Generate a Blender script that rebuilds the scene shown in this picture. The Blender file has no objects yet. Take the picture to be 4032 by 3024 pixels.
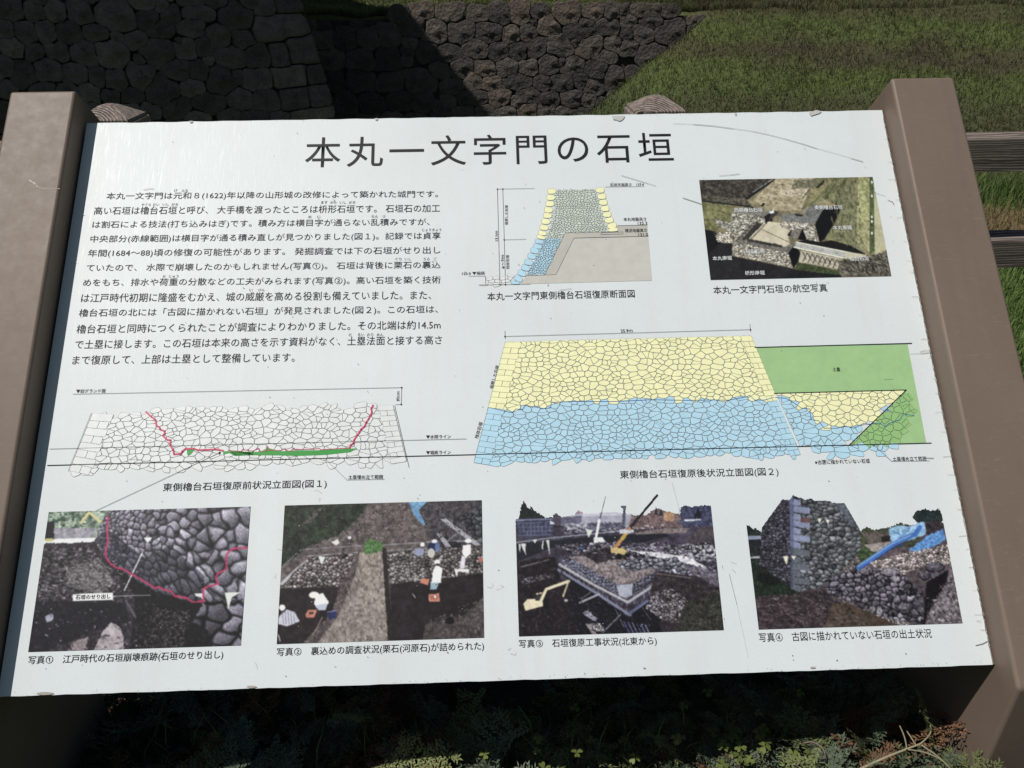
import bpy, bmesh, math, random
import numpy as np
from mathutils import Vector, Matrix

random.seed(7)
rng = np.random.default_rng(7)
SC = bpy.context.scene
COL = SC.collection

# ------------------------------------------------------------------ camera
CAM = np.array([0.000232, -0.719889, 0.854684])
RWC = np.array([[0.9994850059956586, -0.03031833710843103, -0.010512907534918927],
                [-0.023818211637340953, -0.4813807087633075, -0.8761879398992745],
                [0.02150385045188552, 0.8759871070201406, -0.48185492915422967]])
FPX, CXP, CYP = 3028.0, 2016.0, 1512.0
cd = bpy.data.cameras.new('camera')
cam = bpy.data.objects.new('camera', cd)
COL.objects.link(cam)
cd.sensor_width = 36.0
cd.lens = FPX / 4032.0 * 36.0
cd.clip_start = 0.05
cd.clip_end = 3000.0
m = Matrix.Identity(4)
for i in range(3):
    m[i][0] = RWC[0][i]
    m[i][1] = -RWC[1][i]
    m[i][2] = -RWC[2][i]
    m[i][3] = CAM[i]
cam.matrix_world = m
SC.camera = cam

# ------------------------------------------------------------------ light
SUN = np.array([-0.455, -0.145, 0.878])
SUN = SUN / np.linalg.norm(SUN)
world = bpy.data.worlds.new('World')
SC.world = world
world.use_nodes = True
wn = world.node_tree
sky = wn.nodes.new('ShaderNodeTexSky')
sky.sky_type = 'NISHITA'
sky.sun_disc = False
sky.sun_elevation = math.asin(SUN[2])
sky.sun_rotation = math.atan2(SUN[0], SUN[1])
wn.links.new(sky.outputs[0], wn.nodes['Background'].inputs[0])
wn.nodes['Background'].inputs[1].default_value = 0.05
sl = bpy.data.lights.new('sun', 'SUN')
sl.energy = 5.0
sl.angle = math.radians(0.5)
sl.color = (1.0, 0.955, 0.90)
so = bpy.data.objects.new('sun', sl)
COL.objects.link(so)
so.rotation_euler = Vector(SUN.tolist()).to_track_quat('Z', 'Y').to_euler()
so.location = (-20, -5, 40)
SC.view_settings.view_transform = 'Standard'
SC.view_settings.look = 'None'
SC.view_settings.gamma = 1.0
SC.view_settings.use_curve_mapping = False
SC.view_settings.exposure = -0.35
SC.cycles.max_bounces = 6

# ------------------------------------------------------------------ frames of reference
TILT = 0.769443533
VP = np.array([0, math.cos(TILT), math.sin(TILT)])      # up the board
NP = np.array([0, -math.sin(TILT), math.cos(TILT)])     # out of the board
HALF, PH = 0.675, 0.8966                                # half width, height of the board
GZ = -0.62                                              # ground level


def ray(px, py):
    return RWC.T @ np.array([px - CXP, py - CYP, FPX])


def on_plane(px, py, p0, n):
    d = ray(px, py)
    s = np.dot(np.asarray(p0) - CAM, n) / np.dot(d, n)
    return CAM + s * d


def on_y(px, py, Y):
    return on_plane(px, py, (0, Y, 0), (0, 1, 0))


def uv(px, py):
    q = on_plane(px, py, (0, 0, 0), NP)
    return (q[0], float(q @ VP))


def project(P):
    q = (P - CAM) @ RWC.T
    return CXP + FPX * q[..., 0] / q[..., 2], CYP + FPX * q[..., 1] / q[..., 2]


def board(u, v, n=0.0):
    return np.array([u, 0, 0]) + VP * v + NP * n


def lin(c):
    c = np.asarray(c, float) / 255.0
    return np.where(c <= 0.04045, c / 12.92, ((c + 0.055) / 1.055) ** 2.4)


def ink(r, g, b, k=0.86):
    return tuple(float(x) for x in np.clip(lin((r, g, b)) / k, 0, 0.9)) + (1.0,)


# ------------------------------------------------------------------ scene tree helpers
def thing(name, loc, label, cat, group=None, kind=None):
    o = bpy.data.objects.new(name, None)
    COL.objects.link(o)
    o.location = loc
    o.empty_display_size = 0.1
    tag(o, label, cat, group, kind)
    return o


def tag(o, label=None, cat=None, group=None, kind=None):
    if label:
        o['label'] = label
    if cat:
        o['category'] = cat
    if group:
        o['group'] = group
    if kind:
        o['kind'] = kind
    return o


def wloc(o):
    p = np.array(o.location)
    while o.parent is not None:
        o = o.parent
        p = p + np.array(o.location)
    return p


def link(name, me, mat=None, parent=None, origin=None, smooth=False):
    """me holds world coordinates unless origin is given; then they are relative to origin"""
    o = bpy.data.objects.new(name, me)
    COL.objects.link(o)
    if mat is not None:
        me.materials.append(mat)
    base = wloc(parent) if parent is not None else np.zeros(3)
    if origin is None:
        if parent is not None:
            me.transform(Matrix.Translation((-base).tolist()))
            o.parent = parent
    else:
        o.location = (np.asarray(origin) - base).tolist()
        if parent is not None:
            o.parent = parent
    if smooth:
        me.polygons.foreach_set('use_smooth', [True] * len(me.polygons))
    return o


def mesh(name, verts, faces):
    me = bpy.data.meshes.new(name)
    me.from_pydata([tuple(map(float, v)) for v in verts], [], faces)
    me.update()
    return me


def tri_mesh(name, V, F, colors=None):
    """fast mesh from numpy vertices and equal-sized faces"""
    me = bpy.data.meshes.new(name)
    V = np.ascontiguousarray(V, np.float32)
    F = np.ascontiguousarray(F, np.int32)
    me.vertices.add(len(V))
    me.vertices.foreach_set('co', V.ravel())
    k = F.shape[1]
    me.loops.add(F.size)
    me.loops.foreach_set('vertex_index', F.ravel())
    me.polygons.add(len(F))
    me.polygons.foreach_set('loop_start', np.arange(0, F.size, k, dtype=np.int32))
    me.polygons.foreach_set('loop_total', np.full(len(F), k, np.int32))
    if colors is not None:
        at = me.color_attributes.new('Col', 'FLOAT_COLOR', 'POINT')
        c = np.ones((len(V), 4), np.float32)
        c[:, :3] = colors
        at.data.foreach_set('color', c.ravel())
    me.update(calc_edges=True)
    me.validate()
    return me


def bm_mesh(name, bm):
    me = bpy.data.meshes.new(name)
    bm.normal_update()
    bm.to_mesh(me)
    bm.free()
    return me


# ------------------------------------------------------------------ materials
def new_mat(name):
    mt = bpy.data.materials.new(name)
    mt.use_nodes = True
    nt = mt.node_tree
    return mt, nt, nt.nodes['Principled BSDF']


def N(nt, kind, **kw):
    n = nt.nodes.new(kind)
    for k, v in kw.items():
        if hasattr(n, k):
            setattr(n, k, v)
        else:
            n.inputs[k.replace('_', ' ')].default_value = v
    return n


def ramp(nt, src, stops):
    r = nt.nodes.new('ShaderNodeValToRGB')
    e = r.color_ramp.elements
    while len(e) < len(stops):
        e.new(0.5)
    for q, (p, c) in zip(e, stops):
        q.position = p
        q.color = tuple(c) + (1.0,) if len(c) == 3 else c
    nt.links.new(src, r.inputs[0])
    return r.outputs[0]


def g(v):
    return (v, v, v)


def mix(nt, fac, a, b, mode='MIX'):
    n = nt.nodes.new('ShaderNodeMix')
    n.data_type = 'RGBA'
    n.blend_type = mode
    for sock, val in ((n.inputs[0], fac), (n.inputs[6], a), (n.inputs[7], b)):
        if hasattr(val, 'links') or hasattr(val, 'is_linked'):
            nt.links.new(val, sock)
        elif isinstance(val, (int, float)):
            sock.default_value = val
        else:
            sock.default_value = tuple(val) + (1.0,) if len(val) == 3 else val
    return n.outputs[2]


def bump(nt, bs, h, strength, dist):
    b = nt.nodes.new('ShaderNodeBump')
    b.inputs['Strength'].default_value = strength
    b.inputs['Distance'].default_value = dist
    nt.links.new(h, b.inputs['Height'])
    nt.links.new(b.outputs[0], bs.inputs['Normal'])
    return b


def coords(nt, which='Object', scale=(1, 1, 1), rot=(0, 0, 0)):
    tc = nt.nodes.new('ShaderNodeTexCoord')
    mp = nt.nodes.new('ShaderNodeMapping')
    mp.inputs['Scale'].default_value = scale
    mp.inputs['Rotation'].default_value = rot
    nt.links.new(tc.outputs[which], mp.inputs[0])
    return mp.outputs[0]


def noise(nt, vec, scale, detail=5, rough=0.6, dist=0.0):
    n = nt.nodes.new('ShaderNodeTexNoise')
    n.inputs['Scale'].default_value = scale
    n.inputs['Detail'].default_value = detail
    n.inputs['Roughness'].default_value = rough
    n.inputs['Distortion'].default_value = dist
    if vec is not None:
        nt.links.new(vec, n.inputs['Vector'])
    return n.outputs['Fac']


def mat_board():
    mt, nt, bs = new_mat('board_white')
    # streaky grime running down the slope, plus fine grain
    v1 = coords(nt, 'Object', (26, 2.2, 2.2))
    streak = noise(nt, v1, 1.0, 6, 0.65)
    v2 = coords(nt, 'Object', (1, 1, 1))
    blot = noise(nt, v2, 5.0, 5, 0.6)
    fine = noise(nt, v2, 420.0, 2, 0.5)
    c1 = ramp(nt, streak, [(0.25, (0.700, 0.742, 0.745)), (0.50, (0.718, 0.772, 0.782))])
    c2 = ramp(nt, blot, [(0.3, g(0.95)), (0.65, g(1.0))])
    c3 = ramp(nt, fine, [(0.25, g(0.95)), (0.7, g(1.0))])
    c = mix(nt, 1.0, c1, c2, 'MULTIPLY')
    c = mix(nt, 1.0, c, c3, 'MULTIPLY')
    nt.links.new(c, bs.inputs['Base Color'])
    # wiping scratches change the gloss
    v3 = coords(nt, 'Object', (520, 22, 22), (0, 0, 0.22))
    scr = noise(nt, v3, 1.0, 4, 0.7)
    v4 = coords(nt, 'Object', (40, 300, 300), (0, 0, -0.3))
    scr2 = noise(nt, v4, 1.0, 3, 0.7)
    r = ramp(nt, scr, [(0.34, g(0.44)), (0.46, g(0.53))])
    nt.links.new(r, bs.inputs['Roughness'])
    s = mix(nt, 0.5, scr, scr2)
    bump(nt, bs, s, 0.12, 0.0005)
    bs.inputs['Specular IOR Level'].default_value = 0.42
    return mt


def mat_flat(name, col, rough=0.42, spec=0.5):
    mt, nt, bs = new_mat(name)
    v = coords(nt, 'Object')
    n = noise(nt, v, 60.0, 4, 0.6)
    c = ramp(nt, n, [(0.3, tuple(x * 0.93 for x in col[:3])), (0.7, tuple(min(1, x * 1.04) for x in col[:3]))])
    nt.links.new(c, bs.inputs['Base Color'])
    bs.inputs['Roughness'].default_value = rough
    bs.inputs['Specular IOR Level'].default_value = spec
    return mt


def mat_vcol(name, rough=0.45, spec=0.4, grain=0.0, trans=0.0):
    mt, nt, bs = new_mat(name)
    a = nt.nodes.new('ShaderNodeAttribute')
    a.attribute_name = 'Col'
    c = a.outputs['Color']
    if grain:
        n = noise(nt, coords(nt, 'Object'), grain, 3, 0.6)
        c = mix(nt, 1.0, c, ramp(nt, n, [(0.3, g(0.75)), (0.7, g(1.15))]), 'MULTIPLY')
    nt.links.new(c, bs.inputs['Base Color'])
    bs.inputs['Roughness'].default_value = rough
    bs.inputs['Specular IOR Level'].default_value = spec
    if trans:
        out = nt.nodes['Material Output']
        tr = nt.nodes.new('ShaderNodeBsdfTranslucent')
        nt.links.new(c, tr.inputs['Color'])
        mx = nt.nodes.new('ShaderNodeMixShader')
        mx.inputs[0].default_value = trans
        nt.links.new(bs.outputs[0], mx.inputs[1])
        nt.links.new(tr.outputs[0], mx.inputs[2])
        nt.links.new(mx.outputs[0], out.inputs[0])
    return mt


def mat_post():
    mt, nt, bs = new_mat('brown_powder_coat')
    v = coords(nt, 'Object')
    n1 = noise(nt, v, 6.0, 6, 0.6)
    n2 = noise(nt, v, 55.0, 5, 0.7)
    n3 = noise(nt, v, 1100.0, 2, 0.5)
    c = ramp(nt, n1, [(0.3, (0.170, 0.128, 0.100)), (0.7, (0.186, 0.142, 0.112))])
    c = mix(nt, ramp(nt, n2, [(0.68, g(0)), (0.8, g(0.18))]), c, (0.235, 0.195, 0.155))
    dr = noise(nt, coords(nt, 'Object', (45, 3, 3)), 1.0, 5, 0.6)
    c = mix(nt, 1.0, c, ramp(nt, dr, [(0.30, g(0.94)), (0.55, g(1.0))]), 'MULTIPLY')
    sp = noise(nt, v, 260.0, 3, 0.6)
    c = mix(nt, ramp(nt, sp, [(0.70, g(0)), (0.78, g(0.2))]), c, (0.09, 0.07, 0.055))
    # thin rubbed scratches
    v2 = coords(nt, 'Object', (9, 60, 60), (0.5, 0.3, 0.6))
    s = noise(nt, v2, 2.0, 2, 0.4)
    c = mix(nt, ramp(nt, s, [(0.495, g(0)), (0.50, g(0.30)), (0.505, g(0))]), c, (0.30, 0.26, 0.20))
    nt.links.new(c, bs.inputs['Base Color'])
    nt.links.new(ramp(nt, n2, [(0.3, g(0.48)), (0.7, g(0.56))]), bs.inputs['Roughness'])
    bump(nt, bs, n3, 0.12, 0.0006)
    bs.inputs['Specular IOR Level'].default_value = 0.28
    return mt


def mat_wood(name, axis, pith, freq=560.0, k=1.0):
    """rings round a pith line; axis 0 = along x (rails), 2 = along z (posts)"""
    mt, nt, bs = new_mat(name)
    tc = nt.nodes.new('ShaderNodeTexCoord')
    v = tc.outputs['Object']
    sc = [6.0, 6.0, 6.0]
    sc[axis] = 1.3
    wn1 = nt.nodes.new('ShaderNodeTexNoise')
    mp = nt.nodes.new('ShaderNodeMapping')
    mp.inputs['Scale'].default_value = sc
    nt.links.new(v, mp.inputs[0])
    nt.links.new(mp.outputs[0], wn1.inputs['Vector'])
    wn1.inputs['Scale'].default_value = 1.0
    wn1.inputs['Detail'].default_value = 4
    sub = nt.nodes.new('ShaderNodeVectorMath')
    sub.operation = 'MULTIPLY_ADD'
    nt.links.new(wn1.outputs['Color'], sub.inputs[0])
    sub.inputs[1].default_value = (0.06, 0.06, 0.06)
    nt.links.new(v, sub.inputs[2])
    mp2 = nt.nodes.new('ShaderNodeMapping')
    s2 = [1.0, 1.0, 1.0]
    s2[axis] = 0.0
    mp2.inputs['Scale'].default_value = s2
    mp2.inputs['Location'].default_value = pith
    nt.links.new(sub.outputs[0], mp2.inputs[0])
    ln = nt.nodes.new('ShaderNodeVectorMath')
    ln.operation = 'LENGTH'
    nt.links.new(mp2.outputs[0], ln.inputs[0])
    mu = nt.nodes.new('ShaderNodeMath')
    mu.operation = 'MULTIPLY'
    nt.links.new(ln.outputs['Value'], mu.inputs[0])
    mu.inputs[1].default_value = freq
    sn = nt.nodes.new('ShaderNodeMath')
    sn.operation = 'SINE'
    nt.links.new(mu.outputs[0], sn.inputs[0])
    sc3 = [90.0, 90.0, 90.0]
    sc3[axis] = 5.0
    f = noise(nt, coords(nt, 'Object', tuple(sc3)), 1.0, 5, 0.7)
    rg = ramp(nt, sn.outputs[0], [(0.0, g(0.0)), (0.35, g(0.12)), (0.75, g(1.0))])
    c = ramp(nt, sn.outputs[0], [(0.0, (0.07, 0.054, 0.045)), (0.22, (0.17 * k, 0.135 * k, 0.115 * k)), (0.6, (0.31 * k, 0.255 * k, 0.222 * k))])
    lowf = noise(nt, coords(nt, 'Object', tuple(9.0 if i_ != axis else 2.2 for i_ in range(3))), 1.0, 4, 0.6)
    plain = (0.19 * k, 0.155 * k, 0.132 * k)
    c = mix(nt, ramp(nt, lowf, [(0.36, g(0.0)), (0.62, g(0.85))]), c, plain)
    c = mix(nt, 1.0, c, ramp(nt, f, [(0.30, g(0.35)), (0.6, g(1.2))]), 'MULTIPLY')
    nt.links.new(c, bs.inputs['Base Color'])
    bs.inputs['Roughness'].default_value = 0.85
    h = mix(nt, 0.4, rg, f)
    bump(nt, bs, h, 1.0, 0.0025)
    return mt


def mat_stone(name, dark, light, tint):
    mt, nt, bs = new_mat(name)
    oi = nt.nodes.new('ShaderNodeObjectInfo')
    tc = nt.nodes.new('ShaderNodeTexCoord')
    ad = nt.nodes.new('ShaderNodeVectorMath')
    ad.operation = 'ADD'
    nt.links.new(tc.outputs['Object'], ad.inputs[0])
    nt.links.new(oi.outputs['Location'], ad.inputs[1])
    v = ad.outputs[0]
    n1 = noise(nt, v, 3.2, 6, 0.65)
    n2 = noise(nt, v, 17.0, 8, 0.75)
    vo = nt.nodes.new('ShaderNodeTexVoronoi')
    vo.inputs['Scale'].default_value = 11.0
    nt.links.new(v, vo.inputs['Vector'])
    base = ramp(nt, oi.outputs['Random'], [(0.0, dark), (0.45, tuple(0.5 * (a + b) for a, b in zip(dark, light))),
                                            (0.75, light), (1.0, tint)])
    c = mix(nt, 1.0, base, ramp(nt, n1, [(0.25, g(0.55)), (0.75, g(1.35))]), 'MULTIPLY')
    c = mix(nt, 1.0, c, ramp(nt, n2, [(0.25, g(0.6)), (0.7, g(1.25))]), 'MULTIPLY')
    c = mix(nt, ramp(nt, noise(nt, v, 9.0, 5, 0.7), [(0.66, g(0)), (0.74, g(0.5))]), c, tuple(min(0.5, x * 2.3) for x in light))
    nt.links.new(c, bs.inputs['Base Color'])
    bs.inputs['Roughness'].default_value = 0.88
    h = mix(nt, 0.35, n2, vo.outputs['Distance'])
    bump(nt, bs, h, 1.0, 0.10)
    return mt


def mat_soil(name, a, b, sc=4.0, bd=0.05):
    mt, nt, bs = new_mat(name)
    v = coords(nt, 'Object')
    n1 = noise(nt, v, sc, 8, 0.7)
    n2 = noise(nt, v, sc * 11, 5, 0.7)
    c = ramp(nt, n1, [(0.3, a), (0.7, b)])
    c = mix(nt, 1.0, c, ramp(nt, n2, [(0.3, g(0.6)), (0.7, g(1.2))]), 'MULTIPLY')
    nt.links.new(c, bs.inputs['Base Color'])
    bs.inputs['Roughness'].default_value = 0.95
    bump(nt, bs, n2, 0.8, bd)
    return mt


M_BOARD = mat_board()
M_POST = mat_post()
M_RAIL = mat_wood('weathered_rail', 0, (0.0, 0.02, 0.13), 900.0, 0.95)
M_POSTWOOD = mat_wood('weathered_post', 2, (0.01, 0.09, 0.0), 760.0, 1.35)
M_BLACK = mat_flat('printed_black', (0.010, 0.011, 0.013), 0.55, 0.25)
M_LINE = mat_flat('printed_grey_line', (0.035, 0.037, 0.04), 0.55, 0.25)
M_WHITE = mat_flat('printed_white', (0.74, 0.77, 0.77), 0.4)
M_PRINT = mat_vcol('printed_colours', 0.52, 0.3)
M_RED = mat_flat('printed_crimson', ink(190, 45, 90), 0.4)
M_BLUE = mat_flat('printed_blue_line', ink(35, 95, 150), 0.4)
M_STONE_A = mat_stone('dark_andesite', (0.110, 0.096, 0.086), (0.190, 0.166, 0.148), (0.25, 0.212, 0.182))
M_STONE_B = mat_stone('brown_andesite', (0.054, 0.048, 0.043), (0.108, 0.094, 0.082), (0.150, 0.115, 0.090))
M_JOINT = mat_soil('joint_fill', (0.025, 0.023, 0.021), (0.075, 0.068, 0.06), 9.0, 0.08)
M_GRASSBLADE = mat_vcol('grass_blade', 0.55, 0.3, 0.0, 0.35)
M_TURF = mat_vcol('turf', 0.95, 0.1, 9.0)
M_LEAF = mat_vcol('juniper_leaf', 0.7, 0.15, 0.0, 0.12)
M_SOIL = mat_soil('dark_soil', (0.022, 0.016, 0.012), (0.055, 0.042, 0.032), 7.0, 0.03)
M_METAL = mat_flat('bare_aluminium', (0.55, 0.56, 0.57), 0.3, 0.8)
M_METAL.node_tree.nodes['Principled BSDF'].inputs['Metallic'].default_value = 0.7
M_BACK = mat_flat('board_core', (0.055, 0.055, 0.058), 0.6)


# ------------------------------------------------------------------ numpy noise
def hash2(ix, iy, seed=0):
    h = (ix.astype(np.int64) * 374761393 + iy.astype(np.int64) * 668265263 + seed * 1442695041) & 0xFFFFFFFF
    h = ((h ^ (h >> 13)) * 1274126177) & 0xFFFFFFFF
    return ((h ^ (h >> 16)) & 0xFFFFFF) / float(0xFFFFFF)


def vnoise(x, y, seed=0):
    ix, iy = np.floor(x), np.floor(y)
    fx, fy = x - ix, y - iy
    fx = fx * fx * (3 - 2 * fx)
    fy = fy * fy * (3 - 2 * fy)
    a = hash2(ix, iy, seed)
    b = hash2(ix + 1, iy, seed)
    c = hash2(ix, iy + 1, seed)
    d = hash2(ix + 1, iy + 1, seed)
    return (a * (1 - fx) + b * fx) * (1 - fy) + (c * (1 - fx) + d * fx) * fy


def fbm(x, y, seed=0, oct=4):
    s, a, t = 0.0, 0.5, 0.0
    for o in range(oct):
        s = s + a * vnoise(x * 2 ** o, y * 2 ** o, seed + o * 17)
        t += a
        a *= 0.55
    return s / t


def in_poly(x, y, pts):
    m_ = np.zeros(np.shape(x), bool)
    n = len(pts)
    for i in range(n):
        x0, y0 = pts[i]
        x1, y1 = pts[(i + 1) % n]
        if y0 == y1:
            continue
        c = ((y0 > y) != (y1 > y)) & (x < (x1 - x0) * (y - y0) / (y1 - y0) + x0)
        m_ ^= c
    return m_


# ================================================================== TERRAIN
YW, ZW = 23.0, -0.42           # crest line of the far low wall
XE = 6.35                      # where the far wall dives into the bank
KS = 0.74                      # bank slope
FLOOR = -6.6


def terrain(x, y):
    x, y = np.broadcast_arrays(np.asarray(x, float), np.asarray(y, float))
    near = np.where(y < 4.75, GZ, GZ - 0.68 * (y - 4.75))
    near = near + 0.05 * (fbm(x * 0.8, y * 0.8, 3) - 0.5) * np.clip((y - 1.6) / 2.0, 0, 1)
    dx = np.maximum(XE - x, 0.0)
    dy = np.maximum(YW - y, 0.0)
    d = np.hypot(dx, dy)
    slope = ZW - KS * d
    back = ZW + (0.24 + 0.38 * np.clip((x - 1.0) / 4.0, 0, 1)) * np.minimum(np.maximum(y - YW - 0.45, 0), 9.0)
    far = np.where(y < YW, slope, back)
    far = np.where((y >= YW), back, far)
    lump = (fbm(x * 0.55, y * 0.55, 11) - 0.5) * 0.30 + (fbm(x * 2.1, y * 2.1, 19) - 0.5) * 0.10
    z = np.maximum(np.maximum(near, FLOOR), np.where(y > 8, far, -99))
    return z + np.where((y > 9) & (z > FLOOR + 0.01), lump, 0)


def grass_colour(P, brown=0.0):
    """colour of turf at world points: lush and mown-brown bands as they lie on the bank"""
    px, py = project(P)
    far = P[:, 1] > 9
    w = (fbm(px / 260.0, py / 120.0, 5) - 0.5) * 150 + (fbm(px / 60.0, py / 30.0, 8) - 0.5) * 60
    t = py + w - (px - 3300) * 0.03
    # piecewise lushness down the bank
    ys = [-80, 0, 40, 75, 120, 165, 200, 245, 285, 330, 400, 470, 600, 720]
    gs = [0.5, 0.45, 0.35, 0.75, 1.0, 0.55, 0.2, 0.2, 0.75, 1.0, 0.5, 0.35, 0.3, 0.45]
    lush = np.interp(t, ys, gs)
    left = np.clip((2850 - px) / 300.0, 0, 1)
    lush = np.maximum(lush, left * 0.75)
    lush = np.clip(lush + (fbm(px / 25.0, py / 18.0, 31) - 0.5) * 0.5, 0, 1)[:, None]
    dry = np.array([0.096, 0.074, 0.053])
    lu = np.array([0.138, 0.176, 0.058])
    c = dry * (1 - lush) + lu * lush
    cool = np.clip((py - 260) / 200.0, 0, 1)[:, None] * (0.4 + 0.6 * left[:, None])
    c = c * (1 - 0.4 * cool) + np.array([0.070, 0.115, 0.055]) * 0.4 * cool
    # near bank seen between the fence rails
    n_l = np.interp(P[:, 1] + (fbm(P[:, 0] * 2, P[:, 1] * 2, 4) - 0.5) * 0.35, [1.2, 3.3, 3.5, 4.1, 4.28, 5.2], [1, 0.95, 0.0, 0.05, 1, 0.7])[:, None]
    cn = np.array([0.21, 0.160, 0.082]) * (1 - n_l) + np.array([0.125, 0.195, 0.055]) * n_l
    return np.where(far[:, None], c, cn)


def axis(segs):
    out = []
    for a, b, n in segs:
        out += list(np.linspace(a, b, n, endpoint=False))
    out.append(segs[-1][1])
    return np.array(out)


gx = axis([(-900, -60, 12), (-60, -16, 14), (-16, 16, 150), (16, 60, 14), (60, 900, 12)])
gy = axis([(-300, -10, 8), (-10, 1.2, 10), (1.2, 6.0, 40), (6.0, 13.0, 20), (13.0, YW - 0.02, 90), (YW - 0.02, YW + 0.42, 2),
           (YW + 0.42, 36, 40), (36, 80, 8), (80, 1600, 10)])
GX, GY = np.meshgrid(gx, gy)
GZZ = terrain(GX, GY)
V = np.stack([GX.ravel(), GY.ravel(), GZZ.ravel()], 1)
nx, ny = len(gx), len(gy)
ii = (np.arange(ny - 1)[:, None] * nx + np.arange(nx - 1)[None, :]).ravel()
F = np.stack([ii, ii + 1, ii + 1 + nx, ii + nx], 1)
gc = grass_colour(V) * 0.65
me = tri_mesh('ground', V, F, gc)
gr = link('ground', me, M_TURF, smooth=True)
tag(gr, 'grassy ground with the moat bank rising beyond the fence', None, None, 'structure')


def blades(name, P, h, w, colr, lean=0.5, mat=M_GRASSBLADE, up=None):
    n = len(P)
    a = rng.uniform(0, 2 * np.pi, n)
    side = np.stack([np.cos(a), np.sin(a), np.zeros(n)], 1)
    b = rng.uniform(0, 2 * np.pi, n)
    ln = np.stack([np.cos(b), np.sin(b), np.zeros(n)], 1) * (lean * rng.uniform(0.1, 1.0, n))[:, None]
    upv = np.array([0, 0, 1.0]) if up is None else up
    h = h[:, None]
    w = w[:, None]
    base = P
    mid = base + upv * h * 0.55 + ln * h * 0.30
    tip = base + upv * h * 0.95 + ln * h * 1.0
    Vv = np.stack([base - side * w, base + side * w, mid + side * w * 0.8, mid - side * w * 0.8, tip], 1).reshape(-1, 3)
    k = np.arange(n) * 5
    Ft = np.concatenate([np.stack([k, k + 1, k + 2], 1), np.stack([k, k + 2, k + 3], 1), np.stack([k + 3, k + 2, k + 4], 1)])
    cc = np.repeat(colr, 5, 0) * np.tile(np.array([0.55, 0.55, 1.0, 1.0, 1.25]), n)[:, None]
    me_ = tri_mesh(name, Vv, Ft, cc)
    return me_


# far bank grass
n = 175000
x = np.concatenate([rng.uniform(-8.5, 20, n - 14000), rng.uniform(-8.5, 8.5, 14000)])
y = np.concatenate([rng.uniform(16.5, 29, n - 14000), rng.uniform(YW + 0.22, YW + 0.8, 14000)])
z = terrain(x, y)
P = np.stack([x, y, z], 1)
px, py = project(P)
ok = (px > 1150) & (px < 4400) & (py > -250) & (py < 900) & ~((y > YW - 0.02) & (y < YW + 0.2) & (x < XE - 0.2)) & (z > FLOOR + 0.3)
ok &= ~((x < XE - 0.5) & (y < YW) & (z < ZW - 5.2))
P = P[ok]
c = grass_colour(P)
br = 0.28 + 1.45 * fbm(P[:, 0] * 1.7, P[:, 1] * 2.2, 9) ** 1.2 + rng.normal(0, 0.20, len(P))
straw = rng.uniform(0, 1, len(P)) < 0.07
c = c * np.clip(br, 0.4, 2)[:, None]
c[straw] = np.array([0.26, 0.21, 0.12]) * rng.uniform(0.6, 1.1, (straw.sum(), 1))
g1 = (c[:, 1] / (c[:, 0] + 1e-6))
h = 0.08 + 0.12 * np.clip(g1 - 0.9, 0, 0.8) + rng.uniform(0, 0.06, len(P))
h = h * np.where((P[:, 1] > YW) & (P[:, 1] < YW + 0.8), 1.6, 1.0)
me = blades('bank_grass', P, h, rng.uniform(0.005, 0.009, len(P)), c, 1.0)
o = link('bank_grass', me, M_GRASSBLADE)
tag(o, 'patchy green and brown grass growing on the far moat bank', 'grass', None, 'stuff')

# near verge grass behind the fence
n = 60000
x = rng.uniform(-3.5, 4.2, n)
y = rng.uniform(1.25, 5.6, n)
P = np.stack([x, y, terrain(x, y)], 1)
px, py = project(P)
ok = (px > -400) & (px < 4700) & (py > 600) & (py < 1500) & ((px > 3500) | (px < 600))
P = P[ok]
c = grass_colour(P) * np.clip(rng.normal(1.0, 0.3, len(P)), 0.4, 1.9)[:, None]
yy = P[:, 1]
h = np.interp(yy, [1.2, 3.3, 3.5, 4.1, 4.3, 5.6], [0.10, 0.08, 0.035, 0.035, 0.14, 0.14]) * rng.uniform(0.6, 1.5, len(P))
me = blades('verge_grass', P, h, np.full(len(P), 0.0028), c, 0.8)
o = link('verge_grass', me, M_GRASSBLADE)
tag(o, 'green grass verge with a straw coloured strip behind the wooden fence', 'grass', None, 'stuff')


# ================================================================== STONE WALLS
class Face:
    """a battered wall face with its own 2-D coordinates (a along, b up the face)"""

    def __init__(s, p0, ang, batter):
        s.p0 = np.array(p0, float)
        s.n = np.array([math.sin(ang) * math.cos(batter), -math.cos(ang) * math.cos(batter), math.sin(batter)])
        s.a = np.array([math.cos(ang), math.sin(ang), 0.0])
        s.b = np.cross(s.n, s.a)
        if s.b[2] < 0:
            s.b = -s.b

    def ab(s, px, py):
        q = on_plane(px, py, s.p0, s.n) - s.p0
        return np.array([q @ s.a, q @ s.b])

    def at(s, a, b, d=0.0):
        return s.p0 + s.a * a + s.b * b + s.n * d


def trace(face, seeds, zx, zy, k):
    out = []
    for sd in seeds:
        cx, cy, w, h = sd[:4]
        px, py = zx + cx * k, zy + cy * k
        c0 = face.ab(px, py)
        l, r = face.ab(px - w * k / 2, py), face.ab(px + w * k / 2, py)
        t, b = face.ab(px, py - h * k / 2), face.ab(px, py + h * k / 2)
        out.append([c0[0], c0[1], np.hypot(*(r - l)) / 2, np.hypot(*(t - b)) / 2, 1 if len(sd) > 4 else 0])
    return out


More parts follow.
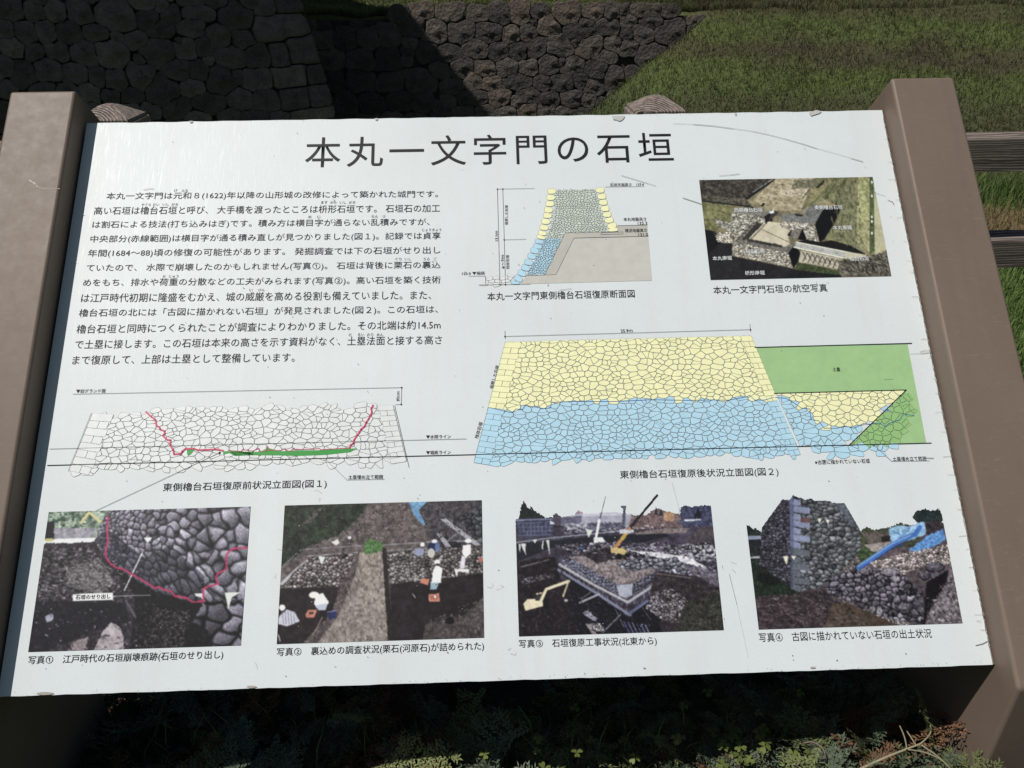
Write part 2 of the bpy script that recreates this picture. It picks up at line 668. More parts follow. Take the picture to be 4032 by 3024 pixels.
def fill(stones, box, size, accept, rs):
    """random stones where nothing is traced"""
    a0, a1, b0, b1 = box
    S = np.array(stones) if stones else np.zeros((0, 5))
    b = b0
    while b < b1:
        hh = size * rs.uniform(0.36, 0.5)
        a = a0 + rs.uniform(0, size)
        while a < a1:
            ww = size * rs.uniform(0.42, 0.72)
            ca, cb = a + ww, b + hh + rs.uniform(-0.12, 0.12) * size
            if accept(ca, cb):
                if len(S):
                    dd = np.max(np.stack([np.abs(S[:, 0] - ca) / (S[:, 2] + ww * 0.75), np.abs(S[:, 1] - cb) / (S[:, 3] + hh * 0.75)]), 0)
                    good = dd.min() > 1.0
                else:
                    good = True
                if good:
                    stones.append([ca, cb, ww * 1.02, hh * 1.06, 0])
            a += 2 * ww
        b += 2 * hh
    return stones


def stone_mesh(name, out, hw, hh, seed, block, K=30):
    """closed rounded stone: out is the star outline (K,2) round the centre"""
    rs = np.random.default_rng(seed)
    ph = rs.uniform(0, 6.28, 6)
    th = np.arange(K) * 2 * np.pi / K
    size = min(hw, hh)
    wob = 1 + 0.035 * np.sin(3 * th + ph[0]) + 0.03 * np.sin(5 * th + ph[1]) + 0.02 * np.sin(8 * th + ph[2])
    if block:
        prof = [(0.99, -0.30), (0.985, -0.02), (0.95, 0.035), (0.75, 0.055), (0.40, 0.06)]
    else:
        k = rs.uniform(0.75, 1.25)
        prof = [(0.97, -0.42), (0.99, -0.10 * k), (0.965, 0.02 * k), (0.88, 0.075 * k), (0.60, 0.115 * k), (0.28, 0.125 * k)]
    V_, rings = [], len(prof)
    npl = 5
    pg_ = rs.normal(0, 1, (npl, 2))
    pg_ /= np.linalg.norm(pg_, axis=1)[:, None]
    pg_ *= rs.uniform(0.04, 0.20, npl)[:, None]
    pc_ = rs.uniform(0.07, 0.15, npl)
    tl = rs.normal(0, 0.07, 2) * (0.3 if block else 1.0)
    for ri, (s_, d_) in enumerate(prof):
        depth = d_ * size if d_ > 0 else d_ * 0.8 * (size + 0.25)
        for i in range(K):
            p = out[i] * s_ * (wob[i] if not block else 1.0 + 0.3 * (wob[i] - 1))
            bumpy = 0.0
            if ri >= 2:
                q = p / (size + 1e-6)
                bumpy = size * (0.045 if not block else 0.012) * (math.sin(2.3 * q[0] + ph[3]) + math.sin(2.9 * q[1] + ph[4]) + 0.8 * math.sin(4.1 * q[0] - 3.3 * q[1] + ph[5]))
                bumpy += (tl[0] * p[0] + tl[1] * p[1])
                bumpy += size * rs.normal(0, 0.024)
                if not block:
                    pl_ = float(np.min(pc_ * size + pg_ @ p))
                    depth = min(depth + bumpy, pl_ + 0.25 * bumpy) - bumpy
            V_.append((p[0], p[1], depth + bumpy))
    V_.append((0, 0, prof[-1][1] * size * 1.02 + size * 0.07 * (math.sin(ph[3]) + math.sin(ph[4]))))
    F_ = []
    for ri in range(rings - 1):
        for i in range(K):
            j = (i + 1) % K
            F_.append((ri * K + i, ri * K + j, (ri + 1) * K + j, (ri + 1) * K + i))
    last = (rings - 1) * K
    for i in range(K):
        F_.append((last + i, last + (i + 1) % K, len(V_) - 1))
    return V_, F_


def build_stones(face, stones, mat, parent, amax=None, seed=0, keep=None, gap=0.972, relief=1.0):
    S = np.array(stones, float)
    K, R = 30, 50
    th = np.arange(K) * 2 * np.pi / K
    dirs = np.stack([np.cos(th), np.sin(th)], 1)
    tt = np.linspace(0.3, 1.32, R)
    rot = Matrix((tuple(face.a), tuple(face.b), tuple(face.n))).transposed().to_4x4()
    count = 0
    for i, (ca, cb, hw, hh, blk) in enumerate(S):
        if keep is not None and not keep(ca, cb):
            continue
        pw = 7.0 if blk else 2.8
        rr = (np.abs(dirs[:, 0] / hw) ** pw + np.abs(dirs[:, 1] / hh) ** pw) ** (-1 / pw)
        if not blk:
            rq = np.random.default_rng(seed * 77 + i)
            nf_ = rq.integers(5, 8)
            fa = np.arange(nf_) * 2 * np.pi / nf_ + rq.uniform(0, 6.28) + rq.normal(0, 0.22, nf_)
            fd = rq.uniform(0.92, 1.14, nf_)
            cosd = np.cos(th[:, None] - fa[None, :])
            fac = np.min(np.where(cosd > 0.05, fd[None, :] / np.maximum(cosd, 0.05), 9), 1)
            rr = rr * np.minimum(fac, 1.18)
        pts = dirs[:, None, :] * (rr[:, None] * tt[None, :])[..., None]     # K,R,2
        near = [j for j in range(len(S)) if j != i and abs(S[j, 0] - ca) < (hw + S[j, 2]) * 1.4 and abs(S[j, 1] - cb) < (hh + S[j, 3]) * 1.4]
        lim = np.ones((K, R), bool)
        for j in near:
            pj = 7.0 if S[j, 4] else 2.8
            d = pts + np.array([ca, cb]) - S[j, :2]
            mj = (np.abs(d[..., 0] / S[j, 2]) ** pj + np.abs(d[..., 1] / S[j, 3]) ** pj) ** (1 / pj)
            lim &= (tt[None, :] < mj + 0.0)
        if amax is not None:
            aa = pts[..., 0] + ca
            bb = pts[..., 1] + cb
            lim &= aa < amax(bb)
        first = np.where(lim.all(1), R - 1, np.argmin(lim, 1))
        first = np.maximum(first - 1, 0)
        r = rr * tt[first] * gap
        if not blk:
            r = (np.roll(r, 1) * 0.16 + r * 0.68 + np.roll(r, -1) * 0.16)
        out = dirs * r[:, None]
        V_, F_ = stone_mesh('stone', out, hw, hh, seed * 1000 + i, bool(blk))
        V_ = [(a_, b_, max(c_ * relief, -0.015) if q_ >= 2 * K else c_) for q_, (a_, b_, c_) in enumerate(V_)]
        me_ = bpy.data.meshes.new('stone')
        me_.from_pydata(V_, [], F_)
        me_.polygons.foreach_set('use_smooth', [True] * len(F_))
        me_.materials.append(mat)
        o_ = bpy.data.objects.new('stone', me_)
        COL.objects.link(o_)
        o_.parent = parent
        loc = face.at(ca, cb) - wloc(parent)
        mm = rot.copy()
        mm.translation = Vector(loc.tolist())
        o_.matrix_basis = mm
        count += 1
    return count


rs = np.random.default_rng(21)
# ---- tall dark tower base on the left
A1, B1 = math.radians(40), math.radians(8)
CN = on_y(1262, 228, 20.0)                    # point on the corner edge
tower = thing('tower_wall', (CN[0], CN[1], FLOOR), 'tall dark castle stone wall in shade with squared corner blocks, behind the left post', 'stone wall')
f1 = Face(CN, A1, B1)
edge_t, edge_b = f1.ab(1190, 0), f1.ab(1330, 455)
ke = (edge_t[0] - edge_b[0]) / (edge_t[1] - edge_b[1])


def amax1(b):
    return edge_b[0] + ke * (b - edge_b[1])


ashlar = [(1795, 35, 150, 90, 1), (1650, 50, 130, 110), (1745, 165, 320, 150, 1), (1885, 312, 180, 170, 1), (1745, 355, 110, 150, 1),
          (1810, 470, 210, 130, 1), (1965, 462, 120, 110, 1), (1840, 620, 165, 130, 1), (1990, 605, 120, 140, 1), (1930, 715, 300, 80, 1),
          (1985, 790, 260, 80, 1)]
rub = [(65, 65, 160, 125), (215, 75, 125, 110), (348, 80, 120, 115), (505, 85, 140, 130), (720, 95, 235, 190), (900, 15, 190, 80), (915, 125, 125, 110),
       (1010, 35, 90, 80), (1065, 90, 110, 115), (1230, 75, 190, 90), (1475, 100, 200, 160), (1350, 15, 140, 60), (1560, 20, 120, 70), (1200, 10, 150, 60),
       (35, 180, 100, 115), (155, 205, 120, 135), (290, 195, 110, 130), (435, 205, 150, 140), (600, 205, 165, 110), (730, 230, 70, 60),
       (850, 250, 160, 90), (990, 190, 160, 95), (1195, 175, 160, 110), (1360, 235, 140, 140), (1515, 245, 125, 105), (1120, 265, 50, 70),
       (90, 300, 145, 110), (210, 325, 130, 100), (365, 325, 150, 110), (520, 330, 165, 150), (695, 330, 180, 170), (870, 375, 65, 60), (985, 325, 190, 170),
       (1145, 300, 130, 130), (1270, 290, 95, 120), (1440, 360, 165, 130), (1610, 350, 150, 140),
       (40, 410, 110, 110), (150, 460, 140, 150), (305, 430, 165, 140), (470, 455, 165, 130), (605, 480, 110, 120), (725, 500, 135, 130), (880, 475, 155, 160),
       (1095, 435, 165, 125), (1245, 440, 130, 110), (1380, 500, 185, 180), (1300, 380, 60, 60),
       (40, 560, 110, 90), (270, 555, 150, 80), (420, 560, 150, 80), (560, 575, 130, 120), (690, 600, 115, 90), (825, 595, 135, 90), (1010, 570, 200, 190),
       (1200, 545, 160, 90), (1600, 500, 190, 135), (1480, 480, 70, 90),
       (1100, 670, 160, 130), (1310, 640, 180, 120), (1500, 615, 150, 115), (1655, 620, 160, 125), (940, 690, 120, 90), (1430, 725, 130, 80),
       (1590, 735, 180, 80), (1750, 735, 150, 70), (1230, 735, 140, 80), (820, 690, 110, 90)]
st = trace(f1, ashlar + rub, 0, 0, 0.633)
lo = f1.ab(0, 620)
st = fill(st, (-10.5, amax1(0) + 1.5, -5.4, 1.4), 0.62, lambda a, b: a < amax1(b) - 0.35, rs)
st = fill(st, (-10.5, amax1(0) + 1.5, -5.4, 1.4), 0.30, lambda a, b: a < amax1(b) - 0.2, rs)
n1 = build_stones(f1, st, M_STONE_A, tower, amax1, 1, relief=1.8)
# core behind the stones, up to the top of the tower
ZT = 9.8
t1, t2 = -f1.a, np.array([-math.sin(A1), math.cos(A1), 0.0])
tb = math.tan(B1)


def tower_ring(z, inset):
    dz = z - CN[2]
    c0 = CN + np.array([0, 0, dz]) - tb * dz * (np.array([math.sin(A1), -math.cos(A1), 0]) + np.array([math.cos(A1), math.sin(A1), 0]))
    c0 = c0 - inset * np.array([math.sin(A1), -math.cos(A1), 0]) - inset * np.array([math.cos(A1), math.sin(A1), 0])
    return [c0, c0 + t2 * 16, c0 + t2 * 16 + t1 * 26, c0 + t1 * 26]


lowr, topr = tower_ring(FLOOR - 0.5, 0.12), tower_ring(ZT, 0.12)
me = mesh('core', lowr + topr, [(0, 1, 2, 3), (7, 6, 5, 4), (0, 4, 5, 1), (1, 5, 6, 2), (2, 6, 7, 3), (3, 7, 4, 0)])
link('core', me, M_JOINT, tower)

# ---- low wall beyond, running into the bank
B2 = math.radians(10)
lw = thing('moat_wall', (0, YW, FLOOR), 'lower brown boulder wall, half sunlit, running into the grassy bank', 'stone wall')
f2 = Face((0, YW - 0.05, ZW), math.radians(0), B2)
seeds2 = [(440, 85, 120, 90), (575, 70, 145, 95), (745, 80, 185, 100), (915, 85, 135, 85), (1060, 90, 125, 125), (1185, 90, 125, 150), (1300, 75, 115, 85),
          (1475, 85, 165, 115), (1640, 75, 135, 95), (1755, 78, 90, 100), (1832, 60, 62, 72), (1930, 65, 115, 75), (2030, 62, 70, 65), (2105, 68, 110, 75),
          (525, 170, 150, 115), (655, 195, 145, 150), (815, 205, 165, 140), (990, 205, 165, 120), (1130, 215, 110, 120), (1235, 200, 110, 120),
          (1350, 160, 130, 125), (1268, 140, 42, 44), (1545, 205, 160, 110), (1590, 145, 85, 60), (1735, 165, 140, 110), (1850, 130, 90, 85),
          (2000, 125, 130, 90), (1940, 215, 125, 100), (1845, 210, 80, 80), (1640, 190, 70, 60),
          (600, 315, 115, 125), (745, 335, 165, 110), (905, 300, 155, 110), (1050, 320, 120, 110), (1170, 315, 110, 120), (1285, 290, 135, 135),
          (1430, 290, 160, 130), (1620, 290, 165, 140), (1760, 275, 115, 95), (1860, 290, 110, 95), (1530, 260, 60, 60),
          (685, 440, 120, 95), (815, 420, 145, 135), (965, 430, 135, 95), (1100, 420, 125, 115), (1230, 425, 110, 100), (1365, 400, 130, 130),
          (1510, 410, 140, 100), (1650, 435, 140, 110), (1720, 350, 110, 80), (1440, 385, 50, 60),
          (765, 540, 125, 95), (890, 505, 110, 105), (1005, 520, 120, 90), (1170, 505, 180, 95), (1320, 520, 115, 90), (1445, 520, 150, 115),
          (1560, 500, 90, 105), (1640, 535, 120, 90),
          (740, 625, 85, 85), (835, 605, 92, 95), (935, 612, 100, 95), (1050, 610, 130, 135), (1160, 640, 72, 70), (1245, 595, 120, 95), (1375, 612, 110, 95),
          (1500, 610, 130, 110), (1600, 620, 90, 80),
          (835, 705, 125, 85), (960, 690, 110, 85), (1100, 697, 125, 85), (1225, 692, 120, 85), (1345, 690, 105, 85), (1450, 705, 100, 80)]
st = trace(f2, seeds2, 1300, 0, 0.633)


def acc2(a, b):
    q = f2.at(a, b)
    return q[2] > terrain(np.array([q[0]]), np.array([q[1]]))[0] - 0.35 and b < -0.15


st = fill(st, (-7.5, 6.6, -5.0, -0.1), 0.60, acc2, rs)
st = fill(st, (-7.5, 6.6, -5.0, -0.1), 0.28, acc2, rs)
n2 = build_stones(f2, st, M_STONE_B, lw, None, 2, lambda a, b: b < 0.2, relief=1.25)
dzf = ZW - FLOOR + 0.5
yb = YW - 0.05 + 0.09 - math.tan(B2) * dzf
me = mesh('core', [(-13, yb, FLOOR - 0.5), (8.5, yb, FLOOR - 0.5), (8.5, YW + 0.44, FLOOR - 0.5), (-13, YW + 0.44, FLOOR - 0.5),
                   (-13, YW + 0.04, ZW - 0.12), (8.5, YW + 0.04, ZW - 0.12), (8.5, YW + 0.44, ZW - 0.12), (-13, YW + 0.44, ZW - 0.12)],
          [(3, 2, 1, 0), (4, 5, 6, 7), (0, 1, 5, 4), (1, 2, 6, 5), (2, 3, 7, 6), (3, 0, 4, 7)])
link('core', me, M_JOINT, lw)
print('stones', n1, n2)


# ================================================================== FENCE
def box_bm(bm, x0, x1, y0, y1, z0, z1):
    vs = [bm.verts.new(p) for p in ((x0, y0, z0), (x1, y0, z0), (x1, y1, z0), (x0, y1, z0), (x0, y0, z1), (x1, y0, z1), (x1, y1, z1), (x0, y1, z1))]
    for f_ in ((3, 2, 1, 0), (4, 5, 6, 7), (0, 1, 5, 4), (1, 2, 6, 5), (2, 3, 7, 6), (3, 0, 4, 7)):
        bm.faces.new([vs[i] for i in f_])


FY = 1.50                                  # front of the rails
fence = thing('wooden_fence', (0.46, FY + 0.06, GZ), 'weathered square-post wooden fence with two rails running behind the sign', 'fence')


def fence_post(cx):
    w = 0.078
    bm = bmesh.new()
    z1 = 0.482
    lo_ = [bm.verts.new((cx + sx * w, FY + 0.065 + sy * w, GZ - 0.3)) for sx, sy in ((-1, -1), (1, -1), (1, 1), (-1, 1))]
    hi_ = [bm.verts.new((cx + sx * w, FY + 0.065 + sy * w, z1)) for sx, sy in ((-1, -1), (1, -1), (1, 1), (-1, 1))]
    top = [bm.verts.new((cx + sx * 0.018, FY + 0.068 + sy * 0.018, z1 + 0.036)) for sx, sy in ((-1, -1), (1, -1), (1, 1), (-1, 1))]
    for i in range(4):
        j = (i + 1) % 4
        bm.faces.new((lo_[i], lo_[j], hi_[j], hi_[i]))
        bm.faces.new((hi_[i], hi_[j], top[j], top[i]))
    bm.faces.new(top)
    bm.faces.new(lo_[::-1])
    bmesh.ops.bevel(bm, geom=list(bm.edges), offset=0.007, segments=2, affect='EDGES', clamp_overlap=True)
    me_ = bm_mesh('post', bm)
    c = np.array([cx, FY + 0.065, 0.0])
    me_.transform(Matrix.Translation((-c).tolist()))
    o_ = link('post', me_, M_POSTWOOD, fence, c)
    return o_


for cx in (-2.62, -1.06, 0.475, 2.02, 3.57):
    fence_post(cx)


def rail(x0, x1, z1, hgt, ya, sd):
    r = random.Random(sd)
    bm = bmesh.new()
    nseg = 14
    rows = []
    y0, y1 = FY + ya, FY + ya + 0.105
    for i in range(nseg + 1):
        x = x0 + (x1 - x0) * i / nseg
        dz = r.uniform(-0.0015, 0.0015)
        rows.append([bm.verts.new((x, y0 + r.uniform(-0.001, 0.001), z1 - hgt + dz)), bm.verts.new((x, y0 + r.uniform(-0.001, 0.001), z1 + dz)),
                     bm.verts.new((x, y1, z1 + dz)), bm.verts.new((x, y1, z1 - hgt + dz))])
    for i in range(nseg):
        for k in range(4):
            j = (k + 1) % 4
            bm.faces.new((rows[i][k], rows[i][j], rows[i + 1][j], rows[i + 1][k]))
    bm.faces.new(rows[0][::-1])
    bm.faces.new(rows[-1])
    long_e = [e for e in bm.edges if abs((e.verts[0].co - e.verts[1].co).x) > 0.02]
    bmesh.ops.bevel(bm, geom=long_e, offset=0.005, segments=2, affect='EDGES')
    bmesh.ops.recalc_face_normals(bm, faces=bm.faces)
    me_ = bm_mesh('rail', bm)
    c = np.array([(x0 + x1) / 2, (y0 + y1) / 2, z1 - hgt / 2])
    me_.transform(Matrix.Translation((-c).tolist()))
    return link('rail', me_, M_RAIL, fence, c)


for k_, (xa, xb) in enumerate(((-2.54, -1.14), (-0.98, 0.395), (0.555, 1.94), (2.10, 3.49))):
    rail(xa, xb, 0.392 if xa > -1.5 else 0.415, 0.092, 0.002, 3 + k_)
    rail(xa, xb, 0.090 if xa > -1.5 else 0.113, 0.090, 0.004, 13 + k_)

# ================================================================== INFORMATION SIGN
sign = thing('information_sign', (0, 0.30, GZ), 'sloping white information board with Japanese text, drawings and photographs between two brown posts', 'information sign')

PROT = 0.038


def sign_post(xa, xb):
    yf = -0.047
    # outline in (Y, Z)
    def pt(v_, n_):
        q = VP * v_ + NP * n_
        return (q[1], q[2])
    # bend on the front face
    v_f = (yf + PROT * math.sin(TILT)) / math.cos(TILT)
    yb_ = yf + 0.24  # lower leg deepened so it throws more shade on the bed
    nb = -0.057
    v_b = (yb_ + nb * math.sin(TILT)) / math.cos(TILT)
    prof = [pt(0.933, PROT), pt(v_f, PROT), (yf, GZ - 0.25), (yb_, GZ - 0.25), pt(v_b, nb), pt(0.936, nb)]
    bm = bmesh.new()
    A = [bm.verts.new((xa, y_, z_)) for y_, z_ in prof]
    B = [bm.verts.new((xb, y_, z_)) for y_, z_ in prof]
    k = len(prof)
    bm.faces.new(A)
    bm.faces.new(B[::-1])
    for i in range(k):
        j = (i + 1) % k
        bm.faces.new((A[j], A[i], B[i], B[j]))
    bmesh.ops.recalc_face_normals(bm, faces=bm.faces)
    bmesh.ops.bevel(bm, geom=list(bm.edges), offset=0.0055, segments=4, profile=0.5, affect='EDGES')
    me_ = bm_mesh('post', bm)
    o_ = link('post', me_, M_POST, sign)
    me_.polygons.foreach_set('use_smooth', [True] * len(me_.polygons))
    md = o_.modifiers.new('w', 'WEIGHTED_NORMAL')
    md.keep_sharp = False
    return o_


sign_post(-0.786, -0.6785)
sign_post(0.6785, 0.786)

# white board: thin sheet with a hemmed edge
BT = 0.004
bm = bmesh.new()
nu, nv = 90, 60
grid = []
for j in range(nv + 1):
    row = []
    for i in range(nu + 1):
        u_ = -HALF + 2 * HALF * i / nu
        v_ = PH * j / nv
        if j == nv:
            v_ += -0.0011 * abs(math.sin(i * 2.3) * math.sin(i * 0.71 + 1)) * (1 if 2 < i < nu - 2 else 0)
        if j == 0:
            v_ += 0.0008 * abs(math.sin(i * 1.9) * math.sin(i * 0.53 + 2))
        row.append(bm.verts.new(board(u_, v_, 0)))
    grid.append(row)
for j in range(nv):
    for i in range(nu):
        bm.faces.new((grid[j][i], grid[j][i + 1], grid[j + 1][i + 1], grid[j + 1][i]))
loop_ = grid[0][:] + [grid[j][nu] for j in range(1, nv + 1)] + grid[nv][::-1][1:] + [grid[j][0] for j in range(nv - 1, 0, -1)]
low_ = [bm.verts.new(Vector(v_.co) - Vector(NP.tolist()) * BT) for v_ in loop_]
for i in range(len(loop_)):
    j = (i + 1) % len(loop_)
    bm.faces.new((loop_[j], loop_[i], low_[i], low_[j]))
bm.faces.new(low_[::-1])
bmesh.ops.recalc_face_normals(bm, faces=bm.faces)
me = bm_mesh('panel', bm)
panel = link('panel', me, M_BOARD, sign)
# tray under the sheet
bm = bmesh.new()
for (a_, b_, c_, d_) in ((-0.676, 0.676, 0.012, 0.885),):
    q = [board(a_, c_, -BT - 0.001), board(b_, c_, -BT - 0.001), board(b_, d_, -BT - 0.001), board(a_, d_, -BT - 0.001)]
    r_ = [board(a_, c_, -0.045), board(b_, c_, -0.045), board(b_, d_, -0.045), board(a_, d_, -0.045)]
    vs = [bm.verts.new(p) for p in q + r_]
    for f_ in ((0, 1, 2, 3), (7, 6, 5, 4), (0, 4, 5, 1), (1, 5, 6, 2), (2, 6, 7, 3), (3, 7, 4, 0)):
        bm.faces.new([vs[i] for i in f_])
bmesh.ops.recalc_face_normals(bm, faces=bm.faces)
link('backing_tray', bm_mesh('backing_tray', bm), M_BACK, sign)
# crinkled aluminium tape along the right edge
bm = bmesh.new()
r = random.Random(5)
prev = None
vv_ = 0.0
while vv_ < PH - 0.012:
    a_ = bm.verts.new(board(HALF - 0.0018 + r.uniform(-0.0006, 0.0006), vv_ + 0.001, 0.0009 + r.uniform(0, 0.0006)))
    b_ = bm.verts.new(board(HALF + 0.0016 + r.uniform(-0.0007, 0.0005), vv_ + 0.001, -0.001 + r.uniform(-0.0006, 0.0008)))
    if prev:
        bm.faces.new((prev[0], prev[1], b_, a_))
    prev = (a_, b_)
    vv_ += r.uniform(0.003, 0.006)
bmesh.ops.recalc_face_normals(bm, faces=bm.faces)
link('edge_tape', bm_mesh('edge_tape', bm), M_METAL, sign)


# ------------------------------------------------------------------ print on the board
def print_mesh(name, polys, mat, lift, parent=panel):
    """polys: list of point lists in board (u, v)"""
    V_, F_ = [], []
    for p in polys:
        if len(p) < 3:
            continue
        ar = sum(p[i][0] * p[(i + 1) % len(p)][1] - p[(i + 1) % len(p)][0] * p[i][1] for i in range(len(p)))
        if ar < 0:
            p = p[::-1]
        k = len(V_)
        V_ += [board(q[0], q[1], lift) for q in p]
        F_.append(tuple(range(k, k + len(p))))
    me_ = mesh(name, V_, F_)
    o_ = link(name, me_, mat, parent)
    if len(V_) > 60 or name in ('scratches', 'chips', 'specks', 'mud_stains'):
        o_['kind'] = 'stuff'
    return o_


def strokes(pts, w, closed=False):
    """polyline in (u, v) to quads with round-ish joints"""
    out = []
    k = len(pts)
    for i in range(k if closed else k - 1):
        a_ = np.array(pts[i], float)
        b_ = np.array(pts[(i + 1) % k], float)
        d = b_ - a_
        L = np.hypot(*d)
        if L < 1e-7:
            continue
        d /= L
        nrm = np.array([-d[1], d[0]]) * w / 2
        e = d * w * 0.35
        out.append([a_ + nrm - e, a_ - nrm - e, b_ - nrm + e, b_ + nrm + e])
    return out


def disc(c, r, k=12):
    return [[(c[0] + r * math.cos(2 * math.pi * i / k), c[1] + r * math.sin(2 * math.pi * i / k)) for i in range(k)]]


PX = 1.35 / 3500.0              # about one photo pixel on the board


def Z(x0, y0, k):
    return lambda x, y: uv(x0 + x * k, y0 + y * k)


def text(s, L, R, hpx, name='text_line', mat=M_BLACK, lift=0.0005, weight=0.0, space=1.0, parent=panel, up=None):
    """L, R: ink ends on the lower edge of the line in photo pixels; up = reads upwards"""
    cu = bpy.data.curves.new('t', 'FONT')
    cu.body = s
    cu.resolution_u = 5 if name == 'title' else 2
    cu.offset = weight
    cu.space_character = space
    ob = bpy.data.objects.new('t', cu)
    COL.objects.link(ob)
    bpy.context.view_layer.update()
    me_ = bpy.data.meshes.new_from_object(ob.evaluated_get(bpy.context.evaluated_depsgraph_get()))
    bpy.data.objects.remove(ob)
    bpy.data.curves.remove(cu)
    k = len(me_.vertices)
    co = np.zeros(k * 3, np.float32)
    me_.vertices.foreach_get('co', co)
    co = co.reshape(-1, 3)
    x_, y_ = co[:, 0], co[:, 1]
    tx = (x_ - x_.min()) / (x_.max() - x_.min())
    ty = (y_ - y_.min()) / max(1e-6, (y_.max() - y_.min()))
    a_, b_ = np.array(uv(*L)), np.array(uv(*R))
    mx, my = (L[0] + R[0]) / 2, (L[1] + R[1]) / 2
    if up is None:
        top_ = np.array(uv(mx, my - hpx))
        hh = abs(top_[1] - uv(mx, my)[1])
        nv_ = np.array([0, hh])
        b_ = np.array([b_[0], a_[1] + (b_[1] - a_[1])])
    else:
        d = b_ - a_
        nrm = np.array([-d[1], d[0]])
        nrm /= np.hypot(*nrm)
        nv_ = nrm * hpx * PX
    Q = a_[None, :] + (b_ - a_)[None, :] * tx[:, None] + nv_[None, :] * ty[:, None]
    W3 = np.array([board(q[0], q[1], lift) for q in Q], np.float32)
    me_.vertices.foreach_set('co', W3.ravel())
    me_.materials.clear()
    me_.update()
    me_.name = name
    return link(name, me_, mat, parent)


text('本丸一文字門の石垣', (1199, 660), (2654, 637), 118, 'title', M_BLACK, 0.0006, 0.001, 1.22)
A_ = lambda x, y: (200 + x * .4069, 680 + y * .4069)
B_ = lambda x, y: (1000 + x * .38427, 680 + y * .38427)
C_ = lambda x, y: (200 + x * .4069, 1050 + y * .4069)
D_ = lambda x, y: (1000 + x * .38427, 1050 + y * .38427)
body = [
    ('本丸一文字門は元和８(1622)年以降の山形城の改修によって築かれた城門です。', A_(535, 270), B_(1885, 264), 31),
    ('高い石垣は櫓台石垣と呼び、 大手橋を渡ったところは枡形石垣です。 石垣石の加工', A_(415, 408), B_(1905, 405), 31),
    ('は割石による技法(打ち込みはぎ)です。積み方は横目字が通らない乱積みですが、', A_(398, 548), B_(1800, 551), 32),
    ('中央部分(赤線範囲)は横目字が通る積み直しが見つかりました(図１)。記録では貞享', A_(378, 687), B_(1912, 692), 32),
    ('年間(1684～88)頃の修復の可能性があります。 発掘調査では下の石垣がせり出し', A_(355, 826), B_(1910, 842), 33),
    ('ていたので、 水際で崩壊したのかもしれません(写真①)。 石垣は背後に栗石の裏込', A_(340, 968), B_(1910, 992), 33),
    ('めをもち、排水や荷重の分散などの工夫がみられます(写真②)。高い石垣を築く技術', C_(308, 203), D_(1912, 184), 34),
    ('は江戸時代初期に隆盛をむかえ、城の威厳を高める役割も備えていました。また、', C_(290, 348), D_(1815, 336), 35),
    ('櫓台石垣の北には「古図に描かれない石垣」が発見されました(図２)。この石垣は、', C_(268, 497), D_(1885, 487), 35),
    ('櫓台石垣と同時につくられたことが調査によりわかりました。その北端は約14.5m', C_(245, 648), D_(1912, 640), 35),
    ('で土塁に接します。この石垣は本来の高さを示す資料がなく、土塁法面と接する高さ', C_(230, 797), D_(1925, 796), 35),
    ('まで復原して、上部は土塁として整備しています。', C_(205, 950), D_(415, 976), 36)]
for s, L, R, h_ in body:
    text(s, L, R, h_, 'text_line', M_BLACK, 0.0005, 0.0)
ruby = [('げ', 692, 756), ('んな', 727.7, 756), ('やぐら', 575, 812), ('だい', 614, 812), ('いし', 652, 811), ('がき', 688, 811), ('ます', 1276.7, 803),
        ('がた', 1313, 803), ('いし', 1350, 803), ('がき', 1386, 803), ('め', 1220, 860), ('じ', 1256, 860), ('らん', 1476, 858), ('づ', 1511, 858),
        ('じょうきょう', 1700, 911), ('ぐり', 1568.7, 1026), ('いし', 1606, 1026), ('うら', 1679, 1026), ('ご', 1714, 1025), ('か', 646.4, 1094),
        ('じゅう', 684, 1094), ('い', 988, 1147.7), ('げん', 1030, 1147.7), ('と', 1379, 1323.6), ('るい', 1421, 1323.6), ('のり', 1457, 1323.6), ('めん', 1496, 1323.6)]
for s, cx, yb_ in ruby:
    wd = 12.5 * len(s)
    text(s, (cx - wd / 2, yb_), (cx + wd / 2, yb_ - 0.3), 11, 'ruby_text', M_BLACK, 0.0005, 0.0)
caps = [('本丸一文字門東側櫓台石垣復原断面図', (1919, 1184), (2500, 1172), 32), ('本丸一文字門石垣の航空写真', (2810, 1159), (3259, 1149), 32),
        ('東側櫓台石垣復原前状況立面図(図１)', (640, 1940), (1286, 1924), 37), ('東側櫓台石垣復原後状況立面図(図２)', (2442, 1890), (3067, 1877), 37),
        ('写真①　江戸時代の石垣崩壊痕跡(石垣のせり出し)', (109, 2621), (878, 2598), 38),
        ('写真②　裏込めの調査状況(栗石(河原石)が詰められた)', (1089, 2589), (1906, 2564), 38),
        ('写真③　石垣復原工事状況(北東から)', (2044, 2556), (2587, 2543), 37),
        ('写真④　古図に描かれていない石垣の出土状況', (2990, 2528), (3670, 2511), 36)]
for s, L, R, h_ in caps:
    text(s, L, R, h_, 'caption', M_BLACK, 0.0005, 0.0025)
